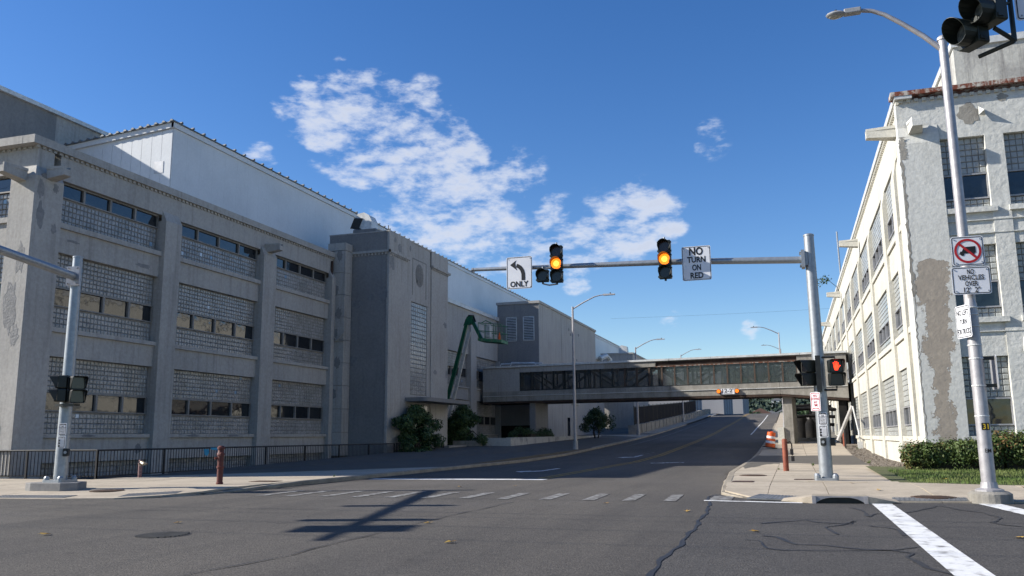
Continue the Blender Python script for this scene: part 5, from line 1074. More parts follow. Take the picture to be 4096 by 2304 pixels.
# ---- right mast arm
PR = thing('mast_arm_pole', 'galvanised signal mast pole with long arm over the street', 'signal pole', (.74, 23, .12))
m_ = MB(); m_.tube([(.74, 23, .18), (.74, 23, 3), (.72, 23, 6.33)], [.165, .15, .125], 20); m_.build('pole', 'galv', PR, smooth=True)
m_ = MB(); m_.lathe((.72, 23, 6.33), [(.135, 0), (.135, .04), (.10, .06)], 16); m_.build('cap', 'galv', PR)
m_ = MB(); m_.prism([(.74+a, 23+b) for a, b in rrect(.56, .56, .06)], .125, .185); m_.build('base_plate', 'galv', PR)
for e in (-1, 1):
    for f in (-1, 1): m_ = MB(); m_.lathe((.74+e*.21, 23+f*.21, .185), [(.075, 0), (.075, .06), (.045, .1)], 10); m_.build('bolt_cover', 'galv', PR)
m_ = MB(); m_.tube([(.6, 22.98, 5.71), (-2.5, 22.93, 5.88), (-8.55, 22.9, 6.07)], [.092, .082, .052], 14); m_.build('mast_arm', 'galv', PR, smooth=True)
m_ = MB(); m_.tube([(-8.55, 22.9, 6.07), (-8.6, 22.9, 6.07)], .06, 10); m_.build('arm_cap', 'galv', PR)
m_ = MB(); m_.box(.5, .585, 22.8, 23.16, 5.5, 5.95); m_.box(.585, .66, 22.86, 23.12, 5.55, 5.9); m_.build('flange', 'galv', PR)
for f in (22.86, 23.1):
    for z in (5.56, 5.89): m_ = MB(); m_.cyl((.46, f, z), (.52, f, z), .025, n=6); m_.build('flange_bolt', 'galv', PR)
m_ = MB(); m_.prism([(.28, 22.2), (1.6, 22.0), (1.6, 22.65), (.28, 22.68)], .118, .132); m_.build('base_slab', 'conc', PR)
signal('hanging signal with lit amber lens next to the NO TURN ON RED sign', (-2.97, 22.6, 6.44), 0, 3, 1)
signal('hanging signal with lit amber lens beside the small arrow head', (-5.97, 22.6, 6.53), 6, 3, 1)
signal('single dark arrow signal head beside the three lens signal', (-6.38, 22.6, 5.87), 6, 1, None, lens=('lensk',))
m_ = MB(); m_.tube([(-6.38, 22.65, 5.47), (-6.2, 22.65, 5.42), (-5.97, 22.65, 5.44)], .022, 6); m_.tube([(-6.38, 22.65, 5.9), (-5.97, 22.7, 5.93)], .02, 6)
tag(m_.build('signal_bracket', 'galvd', loc=(-6.2, 22.65, 5.42)), 'thin bent bracket joining the arrow head and its signal', 'bracket')
t, T = sign('turn_only_sign', 'white left turn arrow sign reading ONLY on the mast arm', (-7.1, 22.72, 5.85), 0, .76, .93, 0)
ar = []
for k in range(13): a = R(8+k*5.9); ar.append((-.17+.33*math.cos(a)*1.0-.0, -.12+.36*math.sin(a)))
inn = [(-.17+.22*math.cos(R(8+k*5.9)), -.12+.25*math.sin(R(8+k*5.9))) for k in range(13)]
out_ = [(.175, -.22)]+[(-.155+.33*math.cos(R(k*6.2)), -.08+.36*math.sin(R(k*6.2))) for k in range(13)]
in_ = [(.065, -.22)]+[(-.155+.22*math.cos(R(k*6.2)), -.08+.25*math.sin(R(k*6.2))) for k in range(13)]
m_ = MB(T); n = len(out_); m_.add([(*p, .004) for p in out_]+[(*p, .004) for p in in_], [(i, i+1, n+i+1, n+i) for i in range(n-1)]); m_.add([(-.27, .235, .004), (-.08, .37, .004), (-.115, .29, .004), (-.1, .165, .004), (-.06, .07, .004)], [(0, 1, 2, 3, 4)]); m_.build('left_arrow', 'signk', t)
text('ONLY', .22, T, (0, -.325), .002, t, width=.54, bold=.03)
t, T = sign('no_turn_on_red_sign', 'white sign reading NO TURN ON RED on the mast arm', (-2.15, 22.72, 5.77), 0, .76, .93)
for s_, z, h, w_ in (('NO', .325, .25, .36), ('TURN', .10, .19, .48), ('ON', -.115, .19, .23), ('RED', -.33, .19, .34)): text(s_, h*1.15, T, (0, z), .002, t, width=w_, bold=.03)
def pedsig(label, o, yaw, lit):
    """two-section pedestrian head, o = centre"""
    t = thing('pedestrian_signal', label, 'pedestrian signal', (o[0], o[1], o[2]-.33)); T = FR(o, yaw)
    for k in (0, 1):
        vc = .165-.33*k; m_ = MB(T); m_.prism([(a, vc+b) for a, b in rrect(.34, .32, .03)], -.14, .06); hs = m_.build('housing', 'dgreen', t, bevel=.008)
        m_ = MB(T); N_ = 28; a = rrect(.36, .32, .05, 6); n = len(a); b = rrect(.345, .305, .045, 6)
        m_.add([(p[0], vc+p[1], .06) for p in a]+[(p[0], vc+p[1], .06+(.2 if p[1] > -.08 else .06)) for p in a]+[(p[0], vc+p[1], .06) for p in b]+[(p[0], vc+p[1], .06+(.2 if p[1] > -.08 else .06)) for p in b],
               [(i, (i+1) % n, n+(i+1) % n, n+i) for i in range(n)]+[(2*n+i, 3*n+i, 3*n+(i+1) % n, 2*n+(i+1) % n) for i in range(n)]+[(n+i, n+(i+1) % n, 3*n+(i+1) % n, 3*n+i) for i in range(n)]); m_.build('visor', 'black', hs)
        m_ = MB(T); m_.prism([(p[0], vc+p[1]) for p in rrect(.29, .27, .03)], .06, .064); m_.build('lens', 'lensk', hs)
    if lit:
        m_ = MB(T)
        def fing(x0, y0, x1, y1, w_): d = Vector((x1-x0, y1-y0)).normalized(); nx_, ny_ = -d.y*w_/2, d.x*w_/2; m_.add([(x0+nx_, y0+ny_, .068), (x0-nx_, y0-ny_, .068), (x1-nx_, y1-ny_, .068), (x1+nx_, y1+ny_, .068)], [(0, 1, 2, 3)])
        b = .165
        m_.add([(-.055, b-.045, .068), (-.035, b-.11, .068), (.035, b-.11, .068), (.06, b-.03, .068), (.05, b+.02, .068), (-.055, b+.02, .068)], [(0, 1, 2, 3, 4, 5)])
        for x0, x1, y1 in ((-.045, -.062, .085), (-.015, -.02, .115), (.015, .02, .11), (.042, .055, .08)): fing(x0, b+.015, x1, b+y1, .024)
        fing(.05, b-.04, .1, b+.015, .026); m_.build('red_hand', 'hand', t)
    return t
pedsig('pedestrian signal showing a lit red hand on the mast pole', (1.13, 22.78, 2.76), 10, True)
pedsig('dark pedestrian signal turned away on the street side of the mast pole', (.46, 22.95, 2.78), -62, False)
m_ = MB(); m_.tube([(.8, 22.9, 3.16), (1.13, 22.9, 3.16), (1.13, 22.9, 3.08)], .028, 8); m_.tube([(.8, 22.9, 2.34), (1.13, 22.9, 2.34), (1.13, 22.9, 2.43)], .028, 8); m_.box(.66, .78, 22.72, 22.86, 2.3, 3.2); tag(m_.build('signal_bracket', 'black', loc=(.72, 22.8, 2.3)), 'black bracket arms holding the lit hand signal to the pole', 'bracket')
t, T = sign('no_stopping_sign', 'narrow white sign with red lettering NO STOPPING ANY TIME', (.60, 22.76, 2.05), -25, .25, .46, 0, True, bc='signr')
for s_, z, w_ in (('NO', .15, .10), ('STOPPING', .07, .2), ('ANY', -.01, .1), ('TIME', -.085, .11)): text(s_, .09, T, (0, z), .002, t, 'signr', width=w_)
m_ = MB(T); m_.add([(-.08, -.165, .004), (-.05, -.14, .004), (-.05, -.158, .004), (.05, -.158, .004), (.05, -.14, .004), (.08, -.165, .004), (.05, -.19, .004), (.05, -.172, .004), (-.05, -.172, .004), (-.05, -.19, .004)], [(0, 1, 9), (2, 3, 7, 8), (4, 5, 6)]); m_.build('double_arrow', 'signr', t)
def plaques(px, py, z, yaw, who):
    t, T = sign('countdown_sign', 'grey countdown instruction plaque on the %s' % who, (px, py, z), yaw, .21, .30)
    for k, s_ in enumerate(('COUNTDOWN', 'TIMER')): text(s_, .042, T, (0, .115-.045*k), .002, t, width=.15 if k == 0 else .08)
    m_ = MB(T); m_.box(-.1, .1, .045, .052, .002, .004); m_.build('rule', 'signk', t)
    for k, s_ in enumerate(('DISPLAYS', 'SECONDS', 'REMAINING', 'TO FINISH', 'CROSSING')): text(s_, .038, T, (0, .022-.037*k), .002, t, width=.125)
    t, T = sign('push_button_sign', 'grey push button instruction plaque on the %s' % who, (px, py, z-.31), yaw, .21, .29)
    text('TO CROSS', .03, T, (0, .11), .002, t, width=.08); m_ = MB(T); m_.box(-.07, .07, .078, .085, .002, .004)
    for k in range(3): m_.box(-.085, -.04, .015-.065*k, .062-.065*k, .002, .004)
    for k in range(8): m_.box(-.03, .085, .05-.022*k, .055-.022*k, .002, .004)
    m_.build('symbols', 'signk', t)
plaques(.74, 22.78, 1.63, -8, 'mast pole beside the walk')
def button(x, y, z, yaw, label):
    t = thing('push_button', label, 'push button', (x, y, z)); T = FR((x, y, z), yaw); m_ = MB(T); m_.prism(rrect(.13, .19, .03), -.06, .05); m_.build('housing', 'black', t); m_ = MB(T); m_.prism(circ(.035), .05, .075); m_.build('button', 'galv', t)
button(.72, 22.8, 1.06, -8, 'black crossing button facing the kerb on the mast pole'); button(.96, 23.0, 1.06, 78, 'black crossing button on the wall side of the mast pole')
# ---- left mast arm
LX, LY = -17.25, 17.05
PL = thing('mast_arm_pole', 'galvanised signal mast pole on a raised concrete island', 'signal pole', (LX, LY, .26))
m_ = MB(); m_.tube([(LX, LY, .3), (LX, LY, 3), (LX, LY, 5.9)], [.158, .14, .115], 20); m_.build('pole', 'galv', PL, smooth=True)
m_ = MB(); m_.lathe((LX, LY, 5.9), [(.125, 0), (.125, .035), (.09, .05)], 16); m_.build('cap', 'galv', PL)
m_ = MB(); m_.prism([(LX+a, LY+b) for a, b in rrect(.58, .58, .06)], .262, .32); m_.build('base_plate', 'galv', PL)
for e in (-1, 1):
    for f in (-1, 1): m_ = MB(); m_.lathe((LX+e*.21, LY+f*.21, .32), [(.07, 0), (.07, .05), (.04, .09)], 10); m_.build('bolt_cover', 'galv', PL)
AD = Vector((.205, -.979, 0)); A0 = Vector((LX, LY, 5.4))
armp = lambda s_: tuple(A0+AD*s_+Vector((0, 0, .035*s_)))
m_ = MB(); m_.tube([armp(.1), armp(4), armp(10.2)], [.105, .095, .06], 14); m_.build('mast_arm', 'galv', PL, smooth=True)
m_ = MB(FR(armp(.12), 12)); m_.prism(rrect(.34, .5, .02), -.02, .03); m_.build('flange', 'galvd', PL)
for e in (-1, 1):
    for f in (-1, 1): m_ = MB(FR(armp(.14), 12)); m_.prism(circ(.026, 6, e*.12, f*.2), .03, .07); m_.build('flange_bolt', 'galvd', PL)
m_ = MB(); m_.prism([(-17.95, 16.68), (-17.7, 16.6), (-16.85, 16.66), (-16.5, 16.85), (-16.85, 17.5), (-17.8, 17.5)], -.05, .262); tag(m_.build('concrete_island', 'greyd', loc=(-17.2, 17, 0), bevel=.02), 'low raised concrete island under the mast pole', 'island')
for s_, lb in ((4.7, 'signal on the island pole arm, the one closer to the pole'), (7.5, 'signal on the island pole arm, the one closer to the arm tip')):
    p = armp(s_); signal(lb, (p[0], p[1], p[2]+.5), 102, 3, None)
p = armp(8.75); t, T = sign('lane_sign', 'white rectangular sign hung near the tip of the island pole arm', (p[0]+.1, p[1], p[2]), 102, .9, 1.0)
pedsig('dark pedestrian signal facing the crossing on the island pole', (LX+.52, LY-.22, 2.50), 60, False); pedsig('dark pedestrian signal turned towards the factory on the island pole', (LX+.16, LY-.30, 2.53), -66, False)
m_ = MB(); m_.box(LX-.05, LX+.55, LY-.3, LY-.12, 2.1, 2.16); m_.tube([(LX+.05, LY-.1, 2.94), (LX+.05, LY-.1, 2.1)], .03, 6); tag(m_.build('signal_bracket', 'black', loc=(LX, LY, 2.1)), 'black clamp under the paired pedestrian signals', 'bracket')
plaques(LX+.12, LY-.17, 1.54, 8, 'island pole'); button(LX+.22, LY-.1, .98, 25, 'black crossing button on the island pole')
# ---- lamp post with truck signs
SX, SY = 3.32, 17.65
SL = thing('street_light', 'tall grey aluminium street light carrying truck signs by the lawn', 'street light', (SX, SY, .1))
m_ = MB(); m_.lathe((SX, SY, .0), [(.36, 0), (.36, .17), (.30, .21)], 24); m_.build('footing', 'conco', SL)
m_ = MB(); m_.lathe((SX, SY, .21), [(.24, 0), (.24, .03), (.15, .06), (.135, .16)], 16); m_.build('base_flange', 'galvd', SL)
m_ = MB(); m_.tube([(SX, SY, .22), (SX, SY, 3.45), (SX-.0, SY, 3.62), (SX, SY, 3.72), (SX, SY, 3.76)], [.122, .112, .105, .08, .06], 20); m_.build('lower_pole', 'galvd', SL, smooth=True)
m_ = MB(); m_.tube([(SX, SY+.02, 3.6), (SX-.015, SY, 8.95)], [.100, .082], 18); m_.build('upper_pole', 'galvd', SL, smooth=True)
m_ = MB(); m_.tube([(SX-.03, SY, 8.7), (SX-.35, SY, 9.05), (SX-.72, SY, 9.38), (SX-1.02, SY, 9.62), (SX-1.25, SY, 9.74), (SX-1.5, SY, 9.79)], [.055, .052, .048, .045, .042, .04], 10); m_.build('arm', 'galvd', SL, smooth=True)
m_ = MB(); m_.prism(rrect(.26, .3, .04), 0, 1); m_ = MB(); m_.box(SX-1.78, SX-1.45, SY-.09, SY+.09, 9.73, 9.84); hd_ = m_.build('driver_box', 'lamp', SL, bevel=.02)
m_ = MB(); m_.ball((SX-1.93, SY, 9.77), .2, .14, .065, 14, 8); m_.build('luminaire', 'lamp', SL, smooth=True); m_ = MB(); m_.ball((SX-1.95, SY, 9.73), .13, .1, .045, 12, 6); m_.build('lens', 'lampg', SL, smooth=True); m_ = MB(); m_.cyl((SX-1.93, SY, 9.82), (SX-1.93, SY, 9.87), .03, n=8); m_.build('photocell', 'black', SL)
m_ = MB(); m_.lathe((SX-.015, SY, 8.9), [(.10, 0), (.10, .05), (.06, .09)], 14); m_.build('cap', 'galvd', SL)
for z in (3.55, 3.42, 3.2, 2.85, 2.6, 2.1, 1.55):
    m_ = MB(); m_.lathe((SX, SY, z), [(.122, -.012), (.126, 0), (.122, .012)], 18); m_.build('steel_band', 'flash', SL)
text('31', .13, FR((SX, SY-.121, 1.36), 0), (0.02, 0), .003, SL, 'yel', width=.09); m_ = MB(FR((SX+.02, SY-.118, 1.36))); m_.prism(rrect(.13, .13, .01), -.01, 0); m_.build('tag', 'signk', SL); text('EM', .1, FR((SX+.02, SY-.123, .93), 0), (0, 0), .002, SL, 'signk', width=.1)
t, T = sign('no_trucks_sign', 'white sign with red slashed circle over a black truck', (3.33, 17.46, 4.60), 4, .56, .56, 0)
m_ = MB(T)
trk = [(-.06, .075), (.135, .085), (.135, -.04), (.115, -.04)]+[(.085+.03*math.cos(R(a)), -.045+.03*math.sin(R(a))) for a in (0, -45, -90, -135, -180)]+[(-.06, -.05)]+[(-.095+.03*math.cos(R(a)), -.065+.03*math.sin(R(a))) for a in (0, -45, -90, -135, -180)]+[(-.15, -.065), (-.15, -.045), (-.135, -.03), (-.135, -.01), (-.1, -.005), (-.075, .05), (-.06, .05)]
m_.add([(*p, .004) for p in trk], [tuple(range(len(trk)))]); m_.build('truck_symbol', 'signk', t)
m_ = MB(T); a, b = circ(.232, 40), circ(.19, 40); n = 40; m_.add([(*p, .006) for p in a]+[(*p, .006) for p in b], [(i, (i+1) % n, n+(i+1) % n, n+i) for i in range(n)])
d = Vector((.707, -.707)); q = Vector((.707, .707))*.021; m_.add([(*(p_), .0065) for p_ in ((-d*.2+q)[:], (-d*.2-q)[:], (d*.2-q)[:], (d*.2+q)[:])], [(0, 1, 2, 3)]); m_.build('red_slash_circle', 'signr', t)
t, T = sign('height_limit_sign', 'white sign reading NO VEHICLES OVER 12 feet 2 inches', (3.34, 17.46, 4.04), 4, .66, .52)
for s_, z, w_ in (('NO', .165, .12), ('VEHICLES', .055, .44), ('OVER', -.06, .22), ("12'  2\"", -.175, .28)): text(s_, .13, T, (0, z), .002, t, width=w_, bold=.022)
t, T = sign('no_left_turn_sign', 'angled white sign reading NO LEFT TURN FOR TRUCKS', (3.16, 17.58, 3.29), -68, .46, .61)
for s_, z, w_ in (('NO LEFT', .17, .36), ('TURN', 0, .22), ('FOR TRUCKS', -.18, .4)): text(s_, .14, T, (0, z), .002, t, width=w_)
t, T = sign('side_sign', 'edge on aluminium sign strapped to the wall side of the street light', (3.62, 17.75, 2.34), 92, .46, .62)
for z in (2.1, 2.6): m_ = MB(); m_.box(3.4, 3.62, 17.62, 17.7, z-.03, z+.03); m_.build('strap_bracket', 'black', SL)
# ---- near signal pair hanging from an arm out of the picture
m_ = MB(); ap = thing('mast_arm_pole', 'signal mast pole standing off the lawn corner with arm above the lane', 'signal pole', (9.6, 11.2, 0))
m_.tube([(9.6, 11.2, 0), (9.6, 11.2, 7.4)], [.17, .13], 16); m_.build('pole', 'galv', ap, smooth=True); m_ = MB(); m_.tube([(9.6, 11.2, 6.95), (2.75, 11.35, 6.82)], [.1, .07], 12); m_.build('mast_arm', 'galv', ap, smooth=True)
signal('three lens hooded signal hanging on the angled pipe bracket above the lane', (2.62, 11.15, 7.26), -58, 3, None, lens=('lensg', 'lensg', 'lensg'), full=True, vis=.30, cap=False)
signal('single hooded signal head mounted beside the three lens hooded signal', (2.43, 11.30, 6.36), -55, 1, None, lens=('lensg',), full=True, vis=.30, cap=False)
m_ = MB(); m_.tube([(2.9, 11.25, 6.85), (2.9, 11.25, 5.99)], .03, 8); m_.tube([(2.9, 11.25, 6.0), (2.66, 11.1, 6.13)], .028, 8); m_.tube([(2.9, 11.25, 5.99), (2.55, 11.5, 5.95)], .028, 8); m_.tube([(2.9, 11.25, 6.5), (2.68, 11.12, 6.42)], .02, 6)
tag(m_.build('signal_bracket', 'dgreen', loc=(2.9, 11.25, 6)), 'angled pipe bracket carrying the two hooded signals above the lane', 'bracket')
t, T = sign('lane_sign', 'white sign hung beside the angled bracket of the hooded signals', (3.32, 11.2, 6.7), -4, .76, .93)
# ---- street lights up the hill
def lamp(label, x, y, zt, e, arm=2.1):
    zg = zr(y)+.12; t = thing('street_light', label, 'street light', (x, y, zg), 'street lights climbing the hill')
    m_ = MB(); m_.tube([(x, y, zg), (x, y, zt)], [.11, .065], 12); m_.build('pole', 'galvd', t, smooth=True); m_ = MB(); m_.tube([(x, y, zg-.02), (x, y, zg+.6)], [.17, .16], 10); m_.build('base', 'lamp', t)
    m_ = MB(); m_.tube([(x, y, zt-.15), (x+e*arm*.35, y, zt+.25), (x+e*arm*.7, y, zt+.58), (x+e*arm*.88, y, zt+.66), (x+e*arm, y, zt+.68)], [.05, .045, .04, .035, .035], 8); m_.build('arm', 'galvd', t, smooth=True)
    xs_ = x+e*arm; m_ = MB(); m_.hexa([(xs_-.02, y-.1, zt+.62), (xs_+e*.75, y-.15, zt+.64), (xs_+e*.75, y+.15, zt+.64), (xs_-.02, y+.1, zt+.62), (xs_-.02, y-.07, zt+.74), (xs_+e*.75, y-.1, zt+.71), (xs_+e*.75, y+.1, zt+.71), (xs_-.02, y+.07, zt+.74)]); m_.build('luminaire', 'lamp', t)
    m_ = MB(); m_.cyl((xs_+e*.45, y, zt+.72), (xs_+e*.45, y, zt+.8), .05, n=6); m_.build('photocell', 'black', t)
lamp('grey street light on the kerb in front of the low planter wall', -13.3, 54.3, 9.7, 1)
lamp('grey street light behind the footbridge by the retaining wall', -14.0, 82.4, 9.75, 1)
lamp('grey street light past the footbridge opposite the retaining wall', -.72, 95, 12.0, -1)
lamp('distant street light on the retaining wall side near the crest', -14.2, 121, 12.4, 1)
lamp('distant street light opposite the retaining wall near the crest', -.9, 138, 14.3, -1)
# ================================================================== small street things
def standpipe(name, label, x, y, z, prof, mat, n=14):
    t = thing(name, label, 'standpipe', (x, y, z)); m_ = MB(); m_.lathe((x, y, z), prof, n); m_.build('pipe', mat, t, smooth=True); return t
t = standpipe('fire_standpipe', 'dull red fire standpipe at the rounded kerb', -14.2, 19.2, .10, [(.09, 0), (.09, .06), (.078, .07), (.078, .42), (.098, .43), (.098, .47), (.078, .48), (.078, .74), (.10, .75), (.10, .80), (.078, .83), (.078, .90), (.098, .91), (.098, .96), (.05, 1.0)], 'red')
m_ = MB(); m_.tube([(-14.2, 19.2, .88), (-14.08, 19.08, .88)], .05, 8); m_.tube([(-14.2, 19.2, .78), (-14.3, 19.08, .78)], .03, 6); m_.build('outlet', 'red', t)
t = standpipe('siamese_standpipe', 'short peeling pink standpipe with a brass twin inlet by the railing', -19.35, 22.2, .1, [(.06, 0), (.065, .42), (.075, .43), (.07, .5), (.05, .56)], 'pinkp')
m_ = MB(); m_.tube([(-19.35, 22.2, .5), (-19.22, 22.1, .58), (-19.08, 22.05, .54)], .055, 8); m_.tube([(-19.35, 22.2, .52), (-19.2, 22.32, .56)], .05, 8); m_.build('inlet', 'brass', t)
t = standpipe('rusty_bollard', 'rusty red pipe bollard with a valve handle on the right walk', -.25, 28.8, .12, [(.085, 0), (.085, .95), (.07, .99), (.05, 1.0)], 'redr')
m_ = MB(); m_.tube([(-.2, 28.8, 1.0), (-.08, 28.8, 1.02), (-.04, 28.8, .95), (-.04, 28.8, .6)], .02, 6); m_.box(-.10, .0, 28.72, 28.88, .62, .8); m_.box(-.08, .02, 28.74, 28.86, .42, .58); m_.build('valve', 'iron', t)
# leaning construction drum
t = thing('traffic_drum', 'leaning orange and white traffic drum at the kerb by the bridge pier', 'traffic drum', (-1.35, 55.3, zr(55.3)+.12))
o0 = Vector((-1.35, 55.3, zr(55.3)+.12)); mt = Matrix.Rotation(R(9), 3, 'Y'); TD = lambda p: tuple(o0+Vector((0, 0, .06))+mt @ Vector(p))
for a, b, r0, r1, mm in ((.05, .28, .30, .285, 'orange'), (.28, .42, .285, .275, 'refl'), (.42, .57, .275, .265, 'orange'), (.57, .71, .265, .255, 'refl'), (.71, .95, .255, .24, 'orange')):
    m_ = MB(TD); m_.lathe((0, 0, 0), [(r0, a), (r1, b)], 20); m_.build('band', mm, t, smooth=True)
m_ = MB(TD); m_.lathe((0, 0, 0), [(.46, 0), (.46, .03), (.34, .06)], 20); m_.build('rubber_base', 'rubber', t); m_ = MB(TD); m_.box(-.1, .1, -.03, .03, .95, 1.0); m_.build('handle', 'orange', t)
# pipes and rails at the foot of the cream wall
m_ = MB(); m_.tube([(2.65, 57, .85), (3.62, 57, 2.95)], .11, 10); tag(m_.build('leaning_pipe', 'pipe', loc=(2.65, 57, .8)), 'thick grey pipe leaning up to the cream wall', 'pipe')
t = thing('white_conduit', 'thin white conduit and box at the foot of the cream wall', 'conduit', (3.75, 55.4, .4)); m_ = MB(); m_.tube([(3.62, 56.6, 2.9), (3.8, 55.6, 1.3), (3.8, 55.4, .4)], .045, 8); m_.build('pipe', 'flash', t); m_ = MB(); m_.box(3.66, 3.94, 55.2, 55.5, .35, .8); m_.build('box', 'flash', t)
m_ = MB(); m_.tube([(3.05, 57.6, .5), (3.05, 57.6, 1.6)], .085, 10); m_.ball((3.05, 57.6, 1.6), .1, .1, .08); tag(m_.build('red_standpipe', 'redr', loc=(3.05, 57.6, .5)), 'red fire pipe behind the black rail by the cream wall', 'standpipe')
t = thing('pipe_rail', 'short black pipe rail guarding the red fire pipe', 'railing', (2.7, 56, .4))
for y in (55.3, 56.3, 57.3, 58.5): m_ = MB(); m_.tube([(2.98+.04*(y-55), y, zr(y)+.1), (2.98+.04*(y-55), y, zr(y)+1.25)], .035, 6); m_.build('post', 'iron', t)
for h in (.65, 1.22): m_ = MB(); m_.tube([(2.99, 55.3, zr(55.3)+h), (3.12, 58.5, zr(58.5)+h)], .028, 6); m_.build('rail', 'iron', t)
m_ = MB(); m_.box(-.5, 3.2, 66.0, 66.35, .2, 1.0); tag(m_.build('low_wall', 'conco', loc=(1.3, 66, .3)), 'low concrete wall closing the walk past the footbridge pier', 'wall')
eq = thing('pipe_rack', 'dark industrial pipe rack and tanks behind the footbridge', 'pipe rack', (1.6, 74, .5))
for x, y, h in ((.25, 70, 3.4), (2.7, 70, 4.0), (.4, 78, 3.6), (2.9, 78, 4.2), (1.5, 74, 3.7)): m_ = MB(); m_.box(x-.1, x+.1, y-.1, y+.1, 0, h); m_.build('post', 'equip', eq)
for z, y in ((3.1, 70), (2.6, 72), (3.3, 75), (2.0, 74), (3.6, 78)): m_ = MB(); m_.tube([(-.1, y, z), (1.4, y+.4, z+.1), (3.3, y+.5, z)], .13, 8); m_.build('pipe', 'equip', eq)
for x, y, r, h in ((.7, 73, .55, 2.6), (2.1, 75, .7, 2.9), (1.4, 71, .4, 2.2)): m_ = MB(); m_.lathe((x, y, .2), [(r, 0), (r, h*.85), (r*.5, h)], 14); m_.build('tank', 'equip', eq, smooth=True)
m_ = MB(); m_.tube([(.05, 68, .4), (.05, 68, 2.0)], .05, 8); tag(m_.build('rusty_post', 'redr', loc=(.05, 68, .4)), 'short rusty post beside the bridge pier', 'post')
# ---- boom lift
BL = thing('boom_lift', 'green boom lift with raised jib and basket beside the tower', 'boom lift', (-21.7, 54.2, .2))
Yb = 54.0
m_ = MB(); m_.box(-22.6, -20.7, 53.0, 55.6, .55, 1.1); m_.build('chassis', 'green', BL, bevel=.04); m_ = MB(); m_.box(-22.5, -20.9, 53.3, 55.2, 1.15, 2.2); m_.build('turntable', 'greenw', BL, bevel=.05)
for x in (-22.75, -20.55):
    for y in (53.2, 55.3):
        m_ = MB(); m_.tube([(x-.17, y, .55), (x+.17, y, .55)], .45, 18); wh = m_.build('wheel', 'rubber', BL, smooth=True); m_ = MB(); m_.tube([(x-.18, y, .55), (x+.18, y, .55)], .22, 12); m_.build('rim', 'greenw', wh)
def beam(p, q, w_, h, name, mat, off=0):
    A, B = Vector(p), Vector(q); d = (B-A).normalized(); s_ = Vector((0, 1, 0)); u = s_.cross(d); m_ = MB(); vs = []
    for P in (A, B):
        for a, b in ((-1, -1), (1, -1), (1, 1), (-1, 1)): vs.append(tuple(P+s_*(a*w_/2+off)+u*(b*h/2)))
    m_.hexa(vs); return m_.build(name, mat, BL)
beam((-22.6, Yb, 1.9), (-20.62, Yb, 9.05), .22, .22, 'lower_boom', 'green'); beam((-22.05, Yb-.1, 2.0), (-20.42, Yb-.12, 8.35), .16, .2, 'inner_boom', 'offw')
m_ = MB(); m_.hexa([(-20.85, Yb-.2, 8.75), (-20.3, Yb-.2, 8.85), (-20.3, Yb+.2, 8.85), (-20.85, Yb+.2, 8.75), (-20.6, Yb-.2, 9.35), (-20.2, Yb-.2, 9.4), (-20.2, Yb+.2, 9.4), (-20.6, Yb+.2, 9.35)]); m_.build('knuckle', 'green', BL)
beam((-20.32, Yb, 9.2), (-19.55, Yb, 7.72), .2, .22, 'jib', 'green')
m_ = MB(); m_.tube([(-20.75, Yb, 9.1), (-20.5, Yb, 9.45), (-20.2, Yb, 9.42), (-20.05, Yb, 9.0)], .07, 8); m_.build('hose', 'rubber', BL)
m_ = MB(); m_.hexa([(-19.62, 53.3, 7.62), (-17.95, 53.3, 7.42), (-17.95, 54.7, 7.42), (-19.62, 54.7, 7.62), (-19.62, 53.3, 7.82), (-17.95, 53.3, 7.62), (-17.95, 54.7, 7.62), (-19.62, 54.7, 7.82)]); m_.build('basket_floor', 'greenw', BL)
for z in (.55, 1.08):
    m_ = MB(); q = [(-19.6, 53.35, 7.75+z), (-18.0, 53.35, 7.56+z), (-18.0, 54.65, 7.56+z), (-19.6, 54.65, 7.75+z)]; m_.tube(q+[q[0]], .024, 6); m_.build('basket_rail', 'greenw', BL)
for x, y in ((-19.6, 53.35), (-19.1, 53.35), (-18.5, 53.35), (-18.0, 53.35), (-18.0, 54.0), (-18.0, 54.65), (-18.8, 54.65), (-19.6, 54.65)): m_ = MB(); z = 7.78-.118*(x+19.6); m_.tube([(x, y, z), (x, y, z+1.06)], .022, 6); m_.build('basket_post', 'greenw', BL)
m_ = MB(); m_.box(-19.35, -18.95, 53.8, 54.2, 7.9, 8.7); m_.build('control_box', 'offw', BL); m_ = MB(); m_.tube([(-19.6, 54, 8.9), (-19.3, 54, 9.05), (-18.9, 54, 8.85)], .03, 6); m_.build('hoop', 'greenw', BL)
t = thing('basket_cone', 'small orange cone and pails in the lift basket', 'cone', (-18.3, 54, 7.6)); m_ = MB(); m_.lathe((-18.25, 53.8, 7.66), [(.16, 0), (.12, .04), (.03, .5)], 10); m_.build('cone', 'orange', t); m_ = MB(); m_.lathe((-18.6, 53.8, 7.7), [(.11, 0), (.13, .3)], 10); m_.build('pail', 'offw', t)
